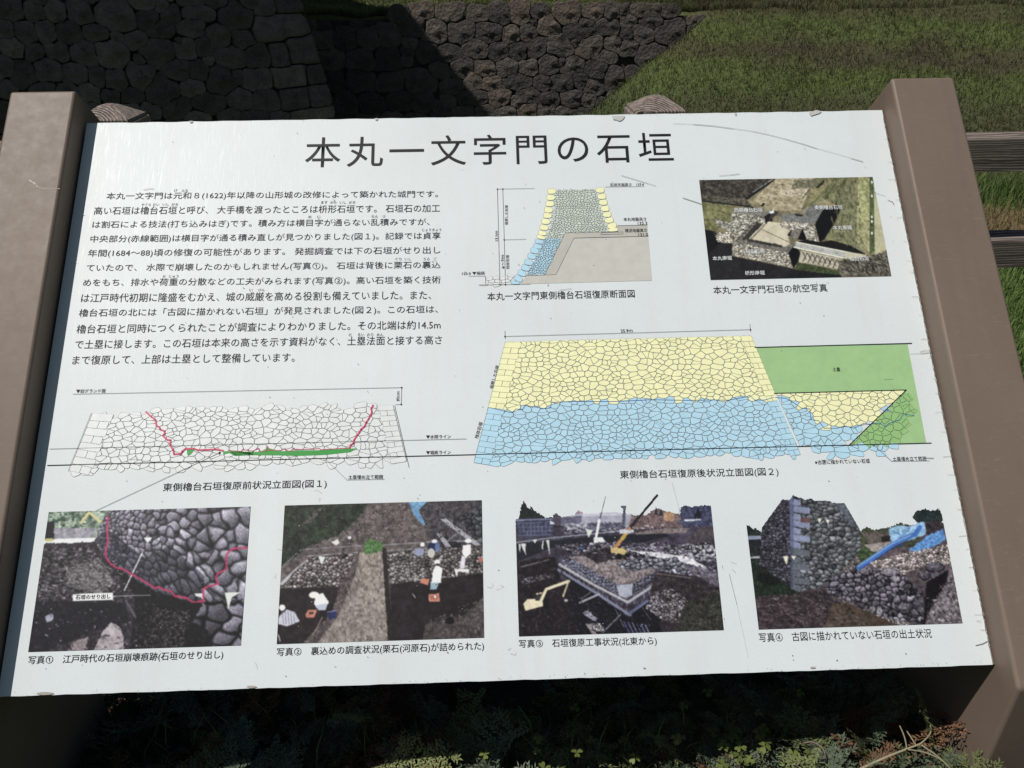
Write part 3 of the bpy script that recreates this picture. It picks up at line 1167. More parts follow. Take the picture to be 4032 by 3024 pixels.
small = [('▼旧グランド面', (299, 1548), (415, 1546), 15), ('▼水際ライン', (1677, 1728), (1775, 1726), 15), ('▼堀底ライン', (1677, 1790), (1775, 1788), 15),
         ('土塁埋め立て範囲', (1371, 1887), (1507, 1885), 16), ('25.9ｍ', (2444, 1309), (2491, 1308), 12), ('土塁', (3279, 1462), (3308, 1462), 15),
         ('※古図に描かれていない石垣', (3209, 1829), (3425, 1823), 17), ('土塁埋め立て範囲', (3515, 1815), (3647, 1813), 16),
         ('石垣天端高さ　137.4', (2402, 735), (2535, 733), 13), ('本丸地盤高さ', (2455, 871), (2545, 870), 14), ('132.3', (2511, 886), (2548, 885), 12),
         ('現況地盤高さ', (2461, 916), (2547, 914), 14), ('131.0', (2514, 931), (2552, 930), 12), ('125.0 ▼堀底', (1819, 1084), (1909, 1082), 13)]
for s, L, R, h_ in small:
    text(s, L, R, h_, 'diagram_note', M_BLACK, 0.0008, 0.005)
for s, L, R, h_ in [('約1ｍ', (1574, 1579), (1574, 1541), 14), ('復原した石垣', (1941, 1532), (1966, 1441), 15), ('残存石垣', (1883, 1728), (1901, 1664), 15),
                    ('13.1ｍ', (1961, 949), (1960, 910), 12), ('復原した石垣', (2000, 886), (2000, 808), 13), ('6～7ｍ', (1986, 1057), (1984, 1004), 12),
                    ('残存石垣', (2006, 1059), (2004, 1004), 13)]:
    text(s, L, R, h_, 'diagram_note', M_BLACK, 0.0008, 0.005, up=True)


# ------------------------------------------------------------------ drawn stone work
def clip(poly, nx_, ny_, c):
    """keep the side where nx*x + ny*y <= c"""
    out = []
    k = len(poly)
    for i in range(k):
        p, q = poly[i], poly[(i + 1) % k]
        dp, dq = nx_ * p[0] + ny_ * p[1] - c, nx_ * q[0] + ny_ * q[1] - c
        if dp <= 0:
            out.append(p)
        if (dp < 0 < dq) or (dq < 0 < dp):
            t_ = dp / (dp - dq)
            out.append((p[0] + (q[0] - p[0]) * t_, p[1] + (q[1] - p[1]) * t_))
    return out


def voronoi(seeds, rad, cellw, cellh):
    H = {}
    for i, (x_, y_) in enumerate(seeds):
        H.setdefault((int(x_ // rad), int(y_ // rad)), []).append(i)
    res = []
    for i, (x_, y_) in enumerate(seeds):
        poly = [(x_ - cellw, y_ - cellh), (x_ + cellw, y_ - cellh), (x_ + cellw, y_ + cellh), (x_ - cellw, y_ + cellh)]
        cx_, cy_ = int(x_ // rad), int(y_ // rad)
        for ax_ in (-1, 0, 1):
            for ay_ in (-1, 0, 1):
                for j in H.get((cx_ + ax_, cy_ + ay_), ()):
                    if j == i:
                        continue
                    x2, y2 = seeds[j]
                    nx_, ny_ = x2 - x_, y2 - y_
                    poly = clip(poly, nx_, ny_, (x2 * x2 + y2 * y2 - x_ * x_ - y_ * y_) / 2)
                    if len(poly) < 3:
                        break
        res.append(poly)
    return res


def chaikin(p, k=0.22):
    out = []
    for i in range(len(p)):
        a_, b_ = p[i], p[(i + 1) % len(p)]
        out.append((a_[0] + (b_[0] - a_[0]) * k, a_[1] + (b_[1] - a_[1]) * k))
        out.append((b_[0] + (a_[0] - b_[0]) * k, b_[1] + (a_[1] - b_[1]) * k))
    return out


def inset(p, d):
    cx_ = sum(q[0] for q in p) / len(p)
    cy_ = sum(q[1] for q in p) / len(p)
    out = []
    for q in p:
        dx_, dy_ = q[0] - cx_, q[1] - cy_
        L = math.hypot(dx_, dy_) + 1e-9
        k = max(0.1, (L - d) / L)
        out.append((cx_ + dx_ * k, cy_ + dy_ * k))
    return out


def stonework(region_px, cw, ch, rsd, jit=0.55, fills=None, walls=(), lw=1.0, blocks=(), round_=0.2):
    """cells of drawn stones; region_px polygon in photo px; fills: list of (polygon px or None, key)"""
    reg = [uv(*p) for p in region_px]
    us = [p[0] for p in reg]
    vs_ = [p[1] for p in reg]
    cw_, ch_ = cw * PX, ch * PX
    sc_ = cw_ / ch_
    seeds = []
    v_ = min(vs_) - ch_
    row = 0
    while v_ < max(vs_) + ch_:
        u_ = min(us) - cw_ + rsd.uniform(0, cw_)
        while u_ < max(us) + cw_:
            seeds.append((u_ + rsd.normal(0, jit * 0.35) * cw_, (v_ + rsd.normal(0, jit * 0.5) * ch_) * sc_))
            u_ += cw_ * rsd.choice([0.35, 0.6, 0.9, 1.1, 1.4, 1.8])
        v_ += ch_ * rsd.uniform(0.75, 1.3)
        row += 1
    cells = voronoi(seeds, cw_ * 2.4, cw_ * 1.8, cw_ * 1.5)
    out = {}
    rings = []
    fu = [([uv(*p) for p in fp] if fp else None, key) for fp, key in (fills or [(None, 'w')])]
    for (sx, sy), c_ in zip(seeds, cells):
        if len(c_) < 3:
            continue
        P_ = [(q[0], q[1] / sc_) for q in c_]
        cx_, cy_ = sx, sy / sc_
        for (p1, p2) in walls:          # straight cut lines: keep the side to the left of p1->p2
            a_, b_ = uv(*p1), uv(*p2)
            nx_, ny_ = (b_[1] - a_[1]), -(b_[0] - a_[0])
            P_ = clip(P_, -nx_, -ny_, -nx_ * a_[0] - ny_ * a_[1])
            if len(P_) < 3:
                break
        if len(P_) < 3:
            continue
        gx_ = sum(q[0] for q in P_) / len(P_)
        gy_ = sum(q[1] for q in P_) / len(P_)
        if not in_poly(np.array(gx_), np.array(gy_), reg):
            continue
        P_ = chaikin(P_, round_)
        key = 'w'
        for fp, kk in fu:
            if fp is None or in_poly(np.array(gx_), np.array(gy_), fp):
                key = kk
                break
        rings.append(inset(P_, 0.15 * lw * PX))
        out.setdefault(key, []).append(inset(P_, 1.35 * lw * PX))
    return rings, out


rs = np.random.default_rng(77)
rd = random.Random(77)
z5 = lambda x, y: (150 + x * .38427, 1450 + y * .38427)
z6 = lambda x, y: (900 + x * .42948, 1450 + y * .42948)
z7 = lambda x, y: (1820 + x * .42194, 1250 + y * .42194)
z8 = lambda x, y: (2720 + x * .45208, 1250 + y * .45208)
zs = lambda x, y: (1780 + x * .40687, 650 + y * .40687)
INK = {'y': mat_flat('printed_yellow', ink(232, 232, 180), 0.4), 'b': mat_flat('printed_pale_blue', ink(170, 205, 222), 0.4),
       'g': mat_flat('printed_green', ink(150, 184, 132), 0.4), 'g2': mat_flat('printed_green_drawn', ink(140, 180, 118), 0.4), 'w': M_WHITE,
       'p': mat_flat('printed_grey_green', ink(192, 202, 192), 0.4), 'k': mat_flat('printed_grey', ink(176, 175, 166), 0.4),
       'k2': mat_flat('printed_light_grey', ink(186, 185, 177), 0.4), 'G': mat_flat('printed_dark_green', ink(40, 140, 50), 0.4),
       'd': M_LINE}


def draw(name, rings, cells, lift=0.0004):
    print_mesh(name + '_outlines', rings, M_LINE, lift)
    for k, v_ in cells.items():
        print_mesh(name + '_stones', v_, INK[k], lift + 0.0001)


def U(f, pts):
    return [uv(*f(*p)) for p in pts]


# figure 1, the wall as found
reg1 = [z5(560, 460), z5(775, 500), z5(960, 460), z5(1090, 470), z5(1150, 430), z5(1500, 400), z5(2200, 415), z6(280, 355), z6(520, 365), z6(820, 340),
        z6(960, 335), z6(1000, 370), z6(1100, 350), z6(1240, 325), z6(1300, 345), z6(1510, 335), z6(1640, 860), z6(1420, 900), z6(1180, 905), z6(900, 895),
        z6(400, 905), z6(60, 920), z5(1640, 1020), z5(1560, 1050), z5(1250, 1055), z5(700, 1060), z5(530, 1080), z5(315, 1055)]
r_, c_ = stonework(reg1, 30, 20, rs, walls=[(z5(315, 1055), z5(560, 460)), (z6(1510, 335), z6(1640, 860))][::1], lw=0.9)
draw('elevation_drawing', r_, c_)
pol = []
pol += strokes([uv(*z5(360, 266)), uv(*z6(1587, 178))], 1.3 * PX)
pol += strokes([uv(*z6(1587, 178)), uv(*z6(1583, 332))], 1.2 * PX)
pol += strokes([uv(*z6(1530, 333)), uv(*z6(1583, 332))], 1.2 * PX)
pol += disc(uv(*z6(1587, 178)), 3.2 * PX) + disc(uv(*z6(1583, 332)), 3.2 * PX) + disc(uv(*z5(1862, 867)), 4.5 * PX)
pol += strokes([uv(*z5(120, 828)), uv(*z6(2180, 648))], 1.3 * PX)
pol += strokes([uv(*z5(1862, 867)), uv(*z5(600, 1458))], 1.4 * PX)
pol += strokes([uv(*z6(890, 835)), uv(*z6(1085, 1025)), uv(*z6(1428, 1018))], 1.1 * PX)
pol += strokes([uv(*z5(548, 460)), uv(*z5(310, 1055))], 1.2 * PX) + strokes([uv(*z6(1522, 340)), uv(*z6(1655, 910))], 1.2 * PX)
pol += strokes([uv(*z8(1600, 1120)), uv(*z8(1748, 1254)), uv(*z8(2075, 1249))], 1.1 * PX)
pol += strokes([uv(*z7(398, 178)), uv(*z8(518, 107))], 1.3 * PX) + strokes([uv(*z7(398, 125)), uv(*z7(400, 200))], 1.2 * PX)
pol += strokes([uv(*z8(513, 58)), uv(*z8(520, 128))], 1.2 * PX) + disc(uv(*z7(398, 178)), 3.2 * PX) + disc(uv(*z8(518, 107)), 3.2 * PX)
pol += strokes(U(zs, [(438, 234), (798, 227)]), 1.2 * PX) + strokes(U(zs, [(438, 234), (462, 1158)]), 1.2 * PX) + strokes(U(zs, [(490, 234), (516, 1158)]), 1.2 * PX)
pol += strokes(U(zs, [(503, 724), (715, 719)]), 1.2 * PX) + strokes(U(zs, [(258, 1162), (755, 1153)]), 1.4 * PX) + strokes(U(zs, [(160, 1077), (322, 1075), (325, 1160)]), 1.2 * PX)
pol += strokes(U(zs, [(1482, 213), (1858, 208)]), 1.2 * PX) + strokes(U(zs, [(1600, 588), (1890, 581)]), 1.4 * PX) + strokes(U(zs, [(1180, 708), (1898, 690)]), 1.4 * PX)
for q in ((438, 234), (490, 233), (503, 724), (462, 1158), (516, 1158)):
    pol += disc(uv(*zs(*q)), 3.0 * PX)
print_mesh('drawing_lines', pol, M_BLACK, 0.0009)
pol = strokes([uv(*z5(97, 996)), uv(*z8(2092, 1094))], 2.8 * PX)
pol += strokes(U(z8, [(555, 262), (1922, 226)]), 3.2 * PX) + strokes(U(z8, [(722, 662), (1875, 632), (1380, 1110)]), 3.0 * PX)
print_mesh('section_lines', pol, M_BLACK, 0.0010)
red = [z5(1108, 448), z5(1165, 500), z5(1205, 530), z5(1215, 590), z5(1245, 605), z5(1255, 630), z5(1300, 645), z5(1295, 680), z5(1278, 690), z5(1325, 735), z5(1360, 738),
       z5(1355, 790), z5(1388, 840), z5(1395, 882), z5(1460, 880), z5(1480, 850), z5(1510, 828), z5(1600, 825), z5(1635, 840), z5(1820, 832), z5(1895, 845)]
print_mesh('crimson_line', strokes([uv(*p) for p in red], 6.2 * PX) + strokes(U(z6, [(1325, 340), (1308, 375), (1315, 405), (1285, 465), (1262, 500), (1248, 535), (1215, 560),
           (1200, 590), (1178, 620), (1150, 660), (1145, 690), (1122, 705), (1112, 730)]), 6.2 * PX)
           + strokes(U(z6, [(0, 755), (120, 762), (130, 745), (220, 760), (280, 735), (290, 765), (345, 762), (360, 715), (370, 752), (480, 755), (520, 735), (525, 755), (570, 760),
           (600, 730), (610, 748), (740, 745), (835, 735), (840, 748), (1030, 735), (1115, 735)]), 2.0 * PX), M_RED, 0.0011)
print_mesh('green_fill', [U(z6, [(0, 758), (150, 765), (290, 768), (360, 730), (480, 762), (600, 755), (840, 752), (1030, 742), (1175, 735), (1120, 770), (900, 795), (640, 805), (460, 800), (200, 798), (60, 800)]),
                          U(z5, [(1895, 850), (2000, 855), (2212, 862), (2212, 890), (2020, 900), (1960, 870), (1900, 885)]),
                          U(z5, [(1525, 832), (1605, 828), (1605, 840), (1560, 890), (1530, 888)])], INK['G'], 0.0007)

# figure 2, the wall as restored
print_mesh('green_fill', [U(z8, [(560, 264), (1888, 235), (2050, 1092), (1380, 1110), (1872, 634), (722, 662)])], INK['g'], 0.0003)
bound = [z7(255, 842), z7(440, 885), z7(465, 890), z7(500, 855), z7(560, 860), z7(590, 820), z7(640, 830), z7(760, 850), z7(825, 845), z7(830, 795), z7(1000, 785), z7(1200, 785),
         z7(1400, 785), z7(1650, 775), z7(1750, 768), z7(2133, 775), z8(200, 718), z8(320, 722), z8(490, 690), z8(510, 678), z8(555, 720), z8(640, 720), z8(720, 698)]
yel = [z7(225, 835)] + bound + [z8(760, 690), z8(560, 140), z7(370, 200)]
reg2 = [z7(400, 228), z8(525, 158), z8(960, 1200), z8(740, 1222), z8(540, 1225), z8(420, 1195), z8(60, 1215), z7(2133, 1310), z7(1250, 1318), z7(1250, 1350), z7(1100, 1335),
        z7(700, 1350), z7(280, 1375), z7(103, 1360)]
r_, c_ = stonework(reg2, 28, 19.5, rs, fills=[(yel, 'y'), (None, 'b')], walls=[(z7(103, 1360), z7(400, 228)), (z7(400, 228), z8(525, 158)), (z8(525, 158), z8(960, 1200))], lw=0.9)
draw('restored_elevation', r_, c_)
reg3 = [z8(742, 665), z8(1870, 634), z8(1380, 1112), z8(1815, 1108), z8(1780, 1165), z8(1600, 1190), z8(1250, 1205), z8(1160, 1195), z8(1050, 1140), z8(955, 1135)]
y3 = [z8(700, 640), z8(1880, 612), z8(1560, 930), z8(1500, 925), z8(1420, 965), z8(1340, 945), z8(1270, 965), z8(1160, 965), z8(1110, 900), z8(1045, 890), z8(1040, 800), z8(920, 760), z8(830, 705)]
r_, c_ = stonework(reg3, 30, 22, rs, fills=[(y3, 'y'), (None, 'b')], lw=0.9,
                   walls=[(z8(742, 664), z8(1872, 634)), (z8(955, 1140), z8(742, 664))])
draw('hidden_wall_elevation', r_, c_)
reg4 = [z8(1872, 640), z8(1930, 700), z8(1945, 800), z8(1910, 900), z8(1870, 1000), z8(1810, 1108), z8(1385, 1108)]
r_, c_ = stonework(reg4, 26, 22, rs, fills=[(None, 'g2')], lw=0.9, walls=[(z8(1380, 1110), z8(1872, 640))])
draw('buried_wall_elevation', r_, c_)
print_mesh('blue_line', strokes([uv(*p) for p in bound], 2.2 * PX) + strokes(U(z8, [(730, 697), (830, 705), (920, 760), (960, 790), (1035, 798), (1045, 890), (1110, 900), (1160, 965), (1270, 965),
           (1340, 945), (1420, 965), (1500, 925), (1560, 930), (1640, 920), (1695, 955), (1720, 925), (1820, 890), (1850, 840), (1945, 858)]), 2.2 * PX), M_BLUE, 0.0008)
print_mesh('white_gap', [U(z8, [(724, 672), (742, 672), (945, 1118), (932, 1132)])], M_WHITE, 0.0007)



def corner_blocks(name, top_, bot_, n_, wl, ws, sgn, tilt_, keys, lift=0.00062):
    ring, cells_ = [], {}
    t0 = np.array(top_, float)
    b0 = np.array(bot_, float)
    for i in range(n_):
        p0_ = t0 + (b0 - t0) * i / n_
        p1_ = t0 + (b0 - t0) * (i + 1) / n_
        tl_ = tilt_ * (0.25 + 0.75 * i / n_)
        parts_ = [(0, wl)] if i % 2 == 0 else [(0, ws), (ws, wl * 0.92)]
        for (wa, wb) in parts_:
            pts = [p0_ + np.array([sgn * wa, tl_ * wa]), p0_ + np.array([sgn * wb, tl_ * wb]), p1_ + np.array([sgn * wb, tl_ * wb]), p1_ + np.array([sgn * wa, tl_ * wa])]
            q = chaikin([uv(*z_) for z_ in pts], 0.06)
            ring.append(q)
            key = keys[0] if i < keys[2] else keys[1]
            cells_.setdefault(key, []).append(inset(q, 1.0 * PX))
    print_mesh(name + '_outlines', ring, M_LINE, lift)
    for k_, v_ in cells_.items():
        print_mesh(name + '_stones', v_, INK[k_], lift + 0.0001)


corner_blocks('corner_stone', z7(400, 230), z7(108, 1355), 22, 66, 30, 1, 0.17, ('y', 'b', 12))
corner_blocks('corner_stone', z8(526, 160), z8(955, 1195), 22, 44, 20, -1, 0.17, ('y', 'b', 12))
corner_blocks('corner_stone', z5(560, 462), z5(320, 1050), 8, 84, 40, 1, 0.24, ('w', 'w', 0))
corner_blocks('corner_stone', z6(1508, 338), z6(1632, 855), 11, 62, 30, -1, 0.17, ('w', 'w', 0))

# section drawing
print_mesh('grey_fill', [U(zs, [(1095, 655), (1605, 645), (1592, 588), (1888, 582), (1933, 1118), (660, 1152), (690, 1110), (722, 1068), (895, 1062)])], INK['k'], 0.0003)
print_mesh('light_grey_fill', [U(zs, [(1180, 708), (1897, 690), (1933, 1118), (660, 1152), (722, 1075), (1005, 1062)])], INK['k2'], 0.0004)
pol = strokes(U(zs, [(1605, 645), (1095, 655), (895, 1062)]), 1.2 * PX) + strokes(U(zs, [(1180, 708), (1005, 1062), (722, 1070)]), 1.2 * PX)
pol += strokes(U(zs, [(1440, 655), (1652, 648), (1655, 668), (1442, 673)]), 1.2 * PX, True)
print_mesh('section_outline', pol, M_LINE, 0.0006)
r_, c_ = stonework([zs(*p) for p in [(1000, 235), (1390, 235), (1410, 300), (1420, 370), (1440, 430), (1470, 520), (1500, 650), (1095, 655), (1065, 712), (905, 712), (935, 620), (970, 500), (990, 380)]],
                   10.5, 8.5, rs, fills=[(None, 'p')], lw=0.75)
draw('pebble_fill', r_, c_)
r_, c_ = stonework([zs(*p) for p in [(890, 712), (1060, 712), (895, 1062), (720, 1065), (790, 930), (850, 820)]], 9.0, 8.0, rs, fills=[(None, 'b')], lw=0.8)
draw('pebble_fill', r_, c_)
r_, c_ = stonework([zs(*p) for p in [(325, 1075), (600, 1072), (560, 1155), (325, 1158)]], 24, 15, rs, fills=[(None, 'w')], lw=0.7)
draw('moat_floor_stones', r_, c_)


def facing(cs, key, sgn):
    ring, cell = [], []
    for (cx_, cy_, w_, h_, rot_) in cs:
        pts = []
        for (a_, b_) in ((-.5, -.42), (-.1, -.5), (.32, -.42), (.5, -.12), (.5, .2), (.3, .42), (-.1, .5), (-.5, .42)):
            a_ *= sgn
            x_ = a_ * w_ * math.cos(rot_) - b_ * h_ * math.sin(rot_)
            y_ = a_ * w_ * math.sin(rot_) + b_ * h_ * math.cos(rot_)
            pts.append((cx_ + x_, cy_ + y_))
        p_ = chaikin([uv(*zs(*q)) for q in pts], 0.25)
        ring.append(p_)
        cell.append(inset(p_, 1.0 * PX))
    print_mesh('facing_outlines', ring, M_LINE, 0.0006)
    print_mesh('facing_stones', cell, INK[key], 0.0007)


facing([(965, 255, 84, 56, 0.03), (957, 315, 84, 58, .05), (948, 375, 84, 58, .06), (935, 435, 84, 60, .08), (925, 490, 84, 56, .1), (908, 547, 86, 58, .12), (892, 605, 88, 58, .14),
        (875, 660, 84, 48, .2), (862, 700, 86, 40, .25)], 'y', 1)
facing([(1430, 245, 84, 56, -.03), (1447, 305, 84, 58, -.08), (1460, 362, 84, 58, -.05), (1478, 422, 84, 60, -.08), (1497, 480, 84, 56, -.1), (1518, 535, 86, 58, -.14), (1545, 588, 92, 58, -.2),
        (1555, 628, 100, 38, -.1)], 'y', -1)
facing([(845, 742, 88, 46, .15), (828, 788, 88, 50, .25), (800, 830, 86, 58, .3), (772, 884, 84, 58, .3), (742, 943, 88, 60, .3), (713, 997, 88, 62, .35), (678, 1048, 86, 60, .4),
        (642, 1100, 88, 62, .5), (612, 1140, 90, 34, .1)], 'b', 1)


# ------------------------------------------------------------------ printed photographs
class Pic:
    """a flat photographic print painted on a fine grid of coloured points"""

    def __init__(s, x0, y0, k, corners, nx_, sky=(213, 220, 220)):
        s.k, s.x0, s.y0 = k, x0, y0
        q = [uv(x0 + x * k, y0 + y * k) for x, y in corners]      # TL TR BR BL
        s.u0, s.u1 = (q[0][0] + q[3][0]) / 2, (q[1][0] + q[2][0]) / 2
        s.v1, s.v0 = (q[0][1] + q[1][1]) / 2, (q[2][1] + q[3][1]) / 2
        s.nx = nx_
        s.ny = int(nx_ * (s.v1 - s.v0) / (s.u1 - s.u0))
        uu = np.linspace(s.u0, s.u1, s.nx)
        vv = np.linspace(s.v1, s.v0, s.ny)
        Ug, Vg = np.meshgrid(uu, vv)
        s.P = np.stack([Ug, Vg * VP[1], Vg * VP[2]], -1) + NP * 0.0006
        px_, py_ = project(s.P)
        s.X, s.Y = (px_ - x0) / k, (py_ - y0) / k
        s.c = np.zeros(s.X.shape + (3,))
        s.c[:] = sky
        s.hole = np.zeros(s.X.shape, bool)

    def m(s, pts, w=0.0):
        if w:
            return in_poly(s.X + (fbm(s.X / 14, s.Y / 14, 91, 3) - 0.5) * w, s.Y + (fbm(s.X / 14, s.Y / 14, 57, 3) - 0.5) * w, pts)
        return in_poly(s.X, s.Y, pts)

    def fill(s, pts, col, amp=0.0, sc=30.0, seed=0, alpha=1.0, sx=1.0):
        mk = s.m(pts, 55 * min(amp, 0.6) if amp >= 0.3 else 0) if not isinstance(pts, np.ndarray) else pts
        col = np.array(col, float)
        k = 1.0
        if amp:
            k = 1 + amp * (fbm(s.X / (sc * sx), s.Y / sc, seed, 4) - 0.5) * 2 + amp * 0.6 * (hash2(np.arange(s.X.size).reshape(s.X.shape), s.X * 0, seed) - 0.5)
            k = k[..., None]
        s.c = np.where(mk[..., None], s.c * (1 - alpha) + col * k * alpha, s.c)
        return mk

    def grad(s, pts, c0, c1, axis_='y', amp=0.0, sc=30.0, seed=0):
        mk = s.m(pts)
        v_ = s.Y if axis_ == 'y' else s.X
        lo_, hi_ = v_[mk].min(), v_[mk].max()
        t_ = ((v_ - lo_) / (hi_ - lo_ + 1e-6))[..., None]
        k = (1 + amp * (fbm(s.X / sc, s.Y / sc, seed, 4) - 0.5) * 2)[..., None]
        s.c = np.where(mk[..., None], (np.array(c0) * (1 - t_) + np.array(c1) * t_) * k, s.c)

    def stones(s, pts, size, col, seed=0, amp=0.35, dark=0.25, asp=0.8, szf=None):
        mk = s.m(pts, 26)
        ys_, xs_ = np.nonzero(mk)
        if len(ys_) == 0:
            return
        X_, Y_ = s.X[mk], s.Y[mk]
        if szf is not None:
            # warp the plane so that cells shrink with distance
            X_, Y_ = szf(X_, Y_)
        wx_ = (fbm(X_ / (size * 0.8), Y_ / (size * 0.8), seed + 40, 2) - 0.5)
        wy_ = (fbm(X_ / (size * 0.8), Y_ / (size * 0.8), seed + 60, 2) - 0.5)
        gx_, gy_ = X_ / size + wx_ * 0.7, Y_ / (size * asp) + wy_ * 0.6
        ix, iy = np.floor(gx_), np.floor(gy_)
        d1 = np.full(len(gx_), 9.0)
        d2 = np.full(len(gx_), 9.0)
        cid = np.zeros(len(gx_))
        ox = np.zeros(len(gx_))
        oy = np.zeros(len(gx_))
        for a_ in (-1, 0, 1):
            for b_ in (-1, 0, 1):
                jx, jy = ix + a_, iy + b_
                hx = jx + 0.5 + (hash2(jx, jy, seed) - 0.5) * 0.95
                hy = jy + 0.5 + (hash2(jx, jy, seed + 5) - 0.5) * 0.9
                d = np.hypot(gx_ - hx, gy_ - hy)
                nr = d < d1
                d2 = np.where(nr, d1, np.minimum(d2, d))
                cid = np.where(nr, hash2(jx, jy, seed + 9), cid)
                ox = np.where(nr, gx_ - hx, ox)
                oy = np.where(nr, gy_ - hy, oy)
                d1 = np.where(nr, d, d1)
        e = np.clip((d2 - d1) / 0.28, 0, 1)
        sh = (dark + (1 - dark) * e) * (1 + amp * (cid - 0.5) * 2) * (1 - 0.55 * oy - 0.25 * ox)
        sh = sh * (0.62 + 0.76 * fbm(s.X[mk] / 7, s.Y[mk] / 7, seed + 2))
        s.c[mk] = np.array(col) * sh[:, None]

    def line(s, pts, w, col):
        mk = np.zeros(s.X.shape, bool)
        for (ax_, ay_), (bx_, by_) in zip(pts[:-1], pts[1:]):
            dx_, dy_ = bx_ - ax_, by_ - ay_
            t_ = np.clip(((s.X - ax_) * dx_ + (s.Y - ay_) * dy_) / (dx_ * dx_ + dy_ * dy_ + 1e-9), 0, 1)
            mk |= np.hypot(s.X - ax_ - dx_ * t_, s.Y - ay_ - dy_ * t_) < w / 2
        s.c[mk] = col

    def dot(s, x_, y_, rx, ry, col, amp=0.0):
        mk = ((s.X - x_) / rx) ** 2 + ((s.Y - y_) / ry) ** 2 < 1
        s.fill(mk, col, amp, 12.0)

    def speck(s, pts, n_, col, r0, r1, seed):
        r_ = np.random.default_rng(seed)
        xs_ = [p[0] for p in pts]
        ys_ = [p[1] for p in pts]
        for _ in range(n_):
            x_, y_ = r_.uniform(min(xs_), max(xs_)), r_.uniform(min(ys_), max(ys_))
            if in_poly(np.array(x_), np.array(y_), pts):
                s.dot(x_, y_, r_.uniform(r0, r1), r_.uniform(r0, r1) * 0.7, np.array(col) * r_.uniform(0.75, 1.1))

    def clutter(s, pts, n_, cols, size, seed, ang=None):
        # small dashes and lumps: litter, planks, twigs, clods
        r_ = np.random.default_rng(seed)
        xs_ = [q[0] for q in pts]
        ys_ = [q[1] for q in pts]
        for _ in range(n_):
            x_, y_ = r_.uniform(min(xs_), max(xs_)), r_.uniform(min(ys_), max(ys_))
            if not in_poly(np.array(x_), np.array(y_), pts):
                continue
            a_ = r_.uniform(0, 3.14) if ang is None else ang + r_.normal(0, 0.25)
            L_ = size * r_.uniform(0.4, 1.8)
            w_ = size * r_.uniform(0.18, 0.5)
            dx_, dy_ = s.X - x_, s.Y - y_
            u_ = dx_ * math.cos(a_) + dy_ * math.sin(a_)
            v_ = -dx_ * math.sin(a_) + dy_ * math.cos(a_)
            mk = (u_ / L_) ** 2 + (v_ / w_) ** 2 < 1
            c_ = np.array(cols[r_.integers(len(cols))], float) * r_.uniform(0.75, 1.15)
            s.c[mk] = s.c[mk] * 0.35 + c_ * 0.65

    def done(s, name):
        gr_ = fbm(s.X / 5.0, s.Y / 5.0, 71, 3)[..., None]
        dk = np.clip(1.2 - s.c.mean(-1, keepdims=True) / 200.0, 0, 1)
        s.c = s.c * (1 + (gr_ - 0.5) * 0.95 * dk) * (1 - 0.10 * dk)
        big_ = fbm(s.X / 120.0, s.Y / 120.0, 33, 3)[..., None]
        mean_ = s.c.mean(-1, keepdims=True)
        s.c = mean_ + (s.c - mean_) * 0.86
        s.c = 255 * (np.clip(s.c, 0, 255) / 255) ** 1.0 * (1 - 0.14 * dk)
        s.c = s.c + (s.c - 95) * 0.14 * (s.c < 170)
        s.c = s.c * (1 + (big_ - 0.5) * 0.35 * dk)
        w_ = (~s.hole)[..., None].astype(float)
        for _ in range(1):
            a_, b_ = s.c * w_, w_.copy()
            for ax_ in (0, 1):
                a_ = a_ * 0.5 + (np.roll(a_, 1, ax_) + np.roll(a_, -1, ax_)) * 0.25
                b_ = b_ * 0.5 + (np.roll(b_, 1, ax_) + np.roll(b_, -1, ax_)) * 0.25
            bl = a_ / np.maximum(b_, 1e-4)
            bl[0], bl[-1], bl[:, 0], bl[:, -1] = s.c[0], s.c[-1], s.c[:, 0], s.c[:, -1]
            s.c = np.where(w_ > 0, bl, s.c)
        c = lin(np.clip(s.c, 0, 255)) / 0.86
        ny_, nx_ = s.X.shape
        ii_ = (np.arange(ny_ - 1)[:, None] * nx_ + np.arange(nx_ - 1)[None, :])
        hol = s.hole[:-1, :-1] | s.hole[1:, 1:]
        ii_ = ii_[~hol].ravel()
        F_ = np.stack([ii_, ii_ + nx_, ii_ + nx_ + 1, ii_ + 1], 1)
        me_ = tri_mesh(name, s.P.reshape(-1, 3), F_, np.clip(c, 0, 0.85).reshape(-1, 3))
        return link(name, me_, M_PRINT, panel)


# --- photograph 1: bulging old wall with a crimson line
p = Pic(80, 1950, .45217, [(245, 145), (2008, 102), (1918, 1308), (75, 1365)], 330)
big = [(0, 0), (2300, 0), (2300, 1600), (0, 1600)]
p.fill(big, (46, 42, 48), 0.5, 26, 1)
p.fill([(150, 60), (820, 60), (720, 250), (640, 400), (150, 420)], (128, 148, 128), 0.55, 34, 2)
p.speck([(240, 140), (760, 130), (560, 300), (230, 300)], 60, (190, 205, 195), 5, 16, 3)
p.speck([(240, 140), (700, 130), (560, 290), (230, 290)], 60, (70, 95, 80), 6, 20, 4)
p.fill([(200, 290), (660, 285), (640, 370), (200, 380)], (150, 148, 160), 0.3, 30, 5)
p.fill([(200, 385), (660, 370), (640, 405), (200, 432)], (225, 228, 232), 0.1)
p.line([(525, 240), (600, 150), (710, 240)], 24, (215, 205, 140))
p.fill([(215, 235), (295, 228), (292, 385), (200, 390)], (40, 42, 50), 0.3, 15)
p.fill([(218, 375), (288, 372), (285, 400), (210, 405)], (200, 195, 120))
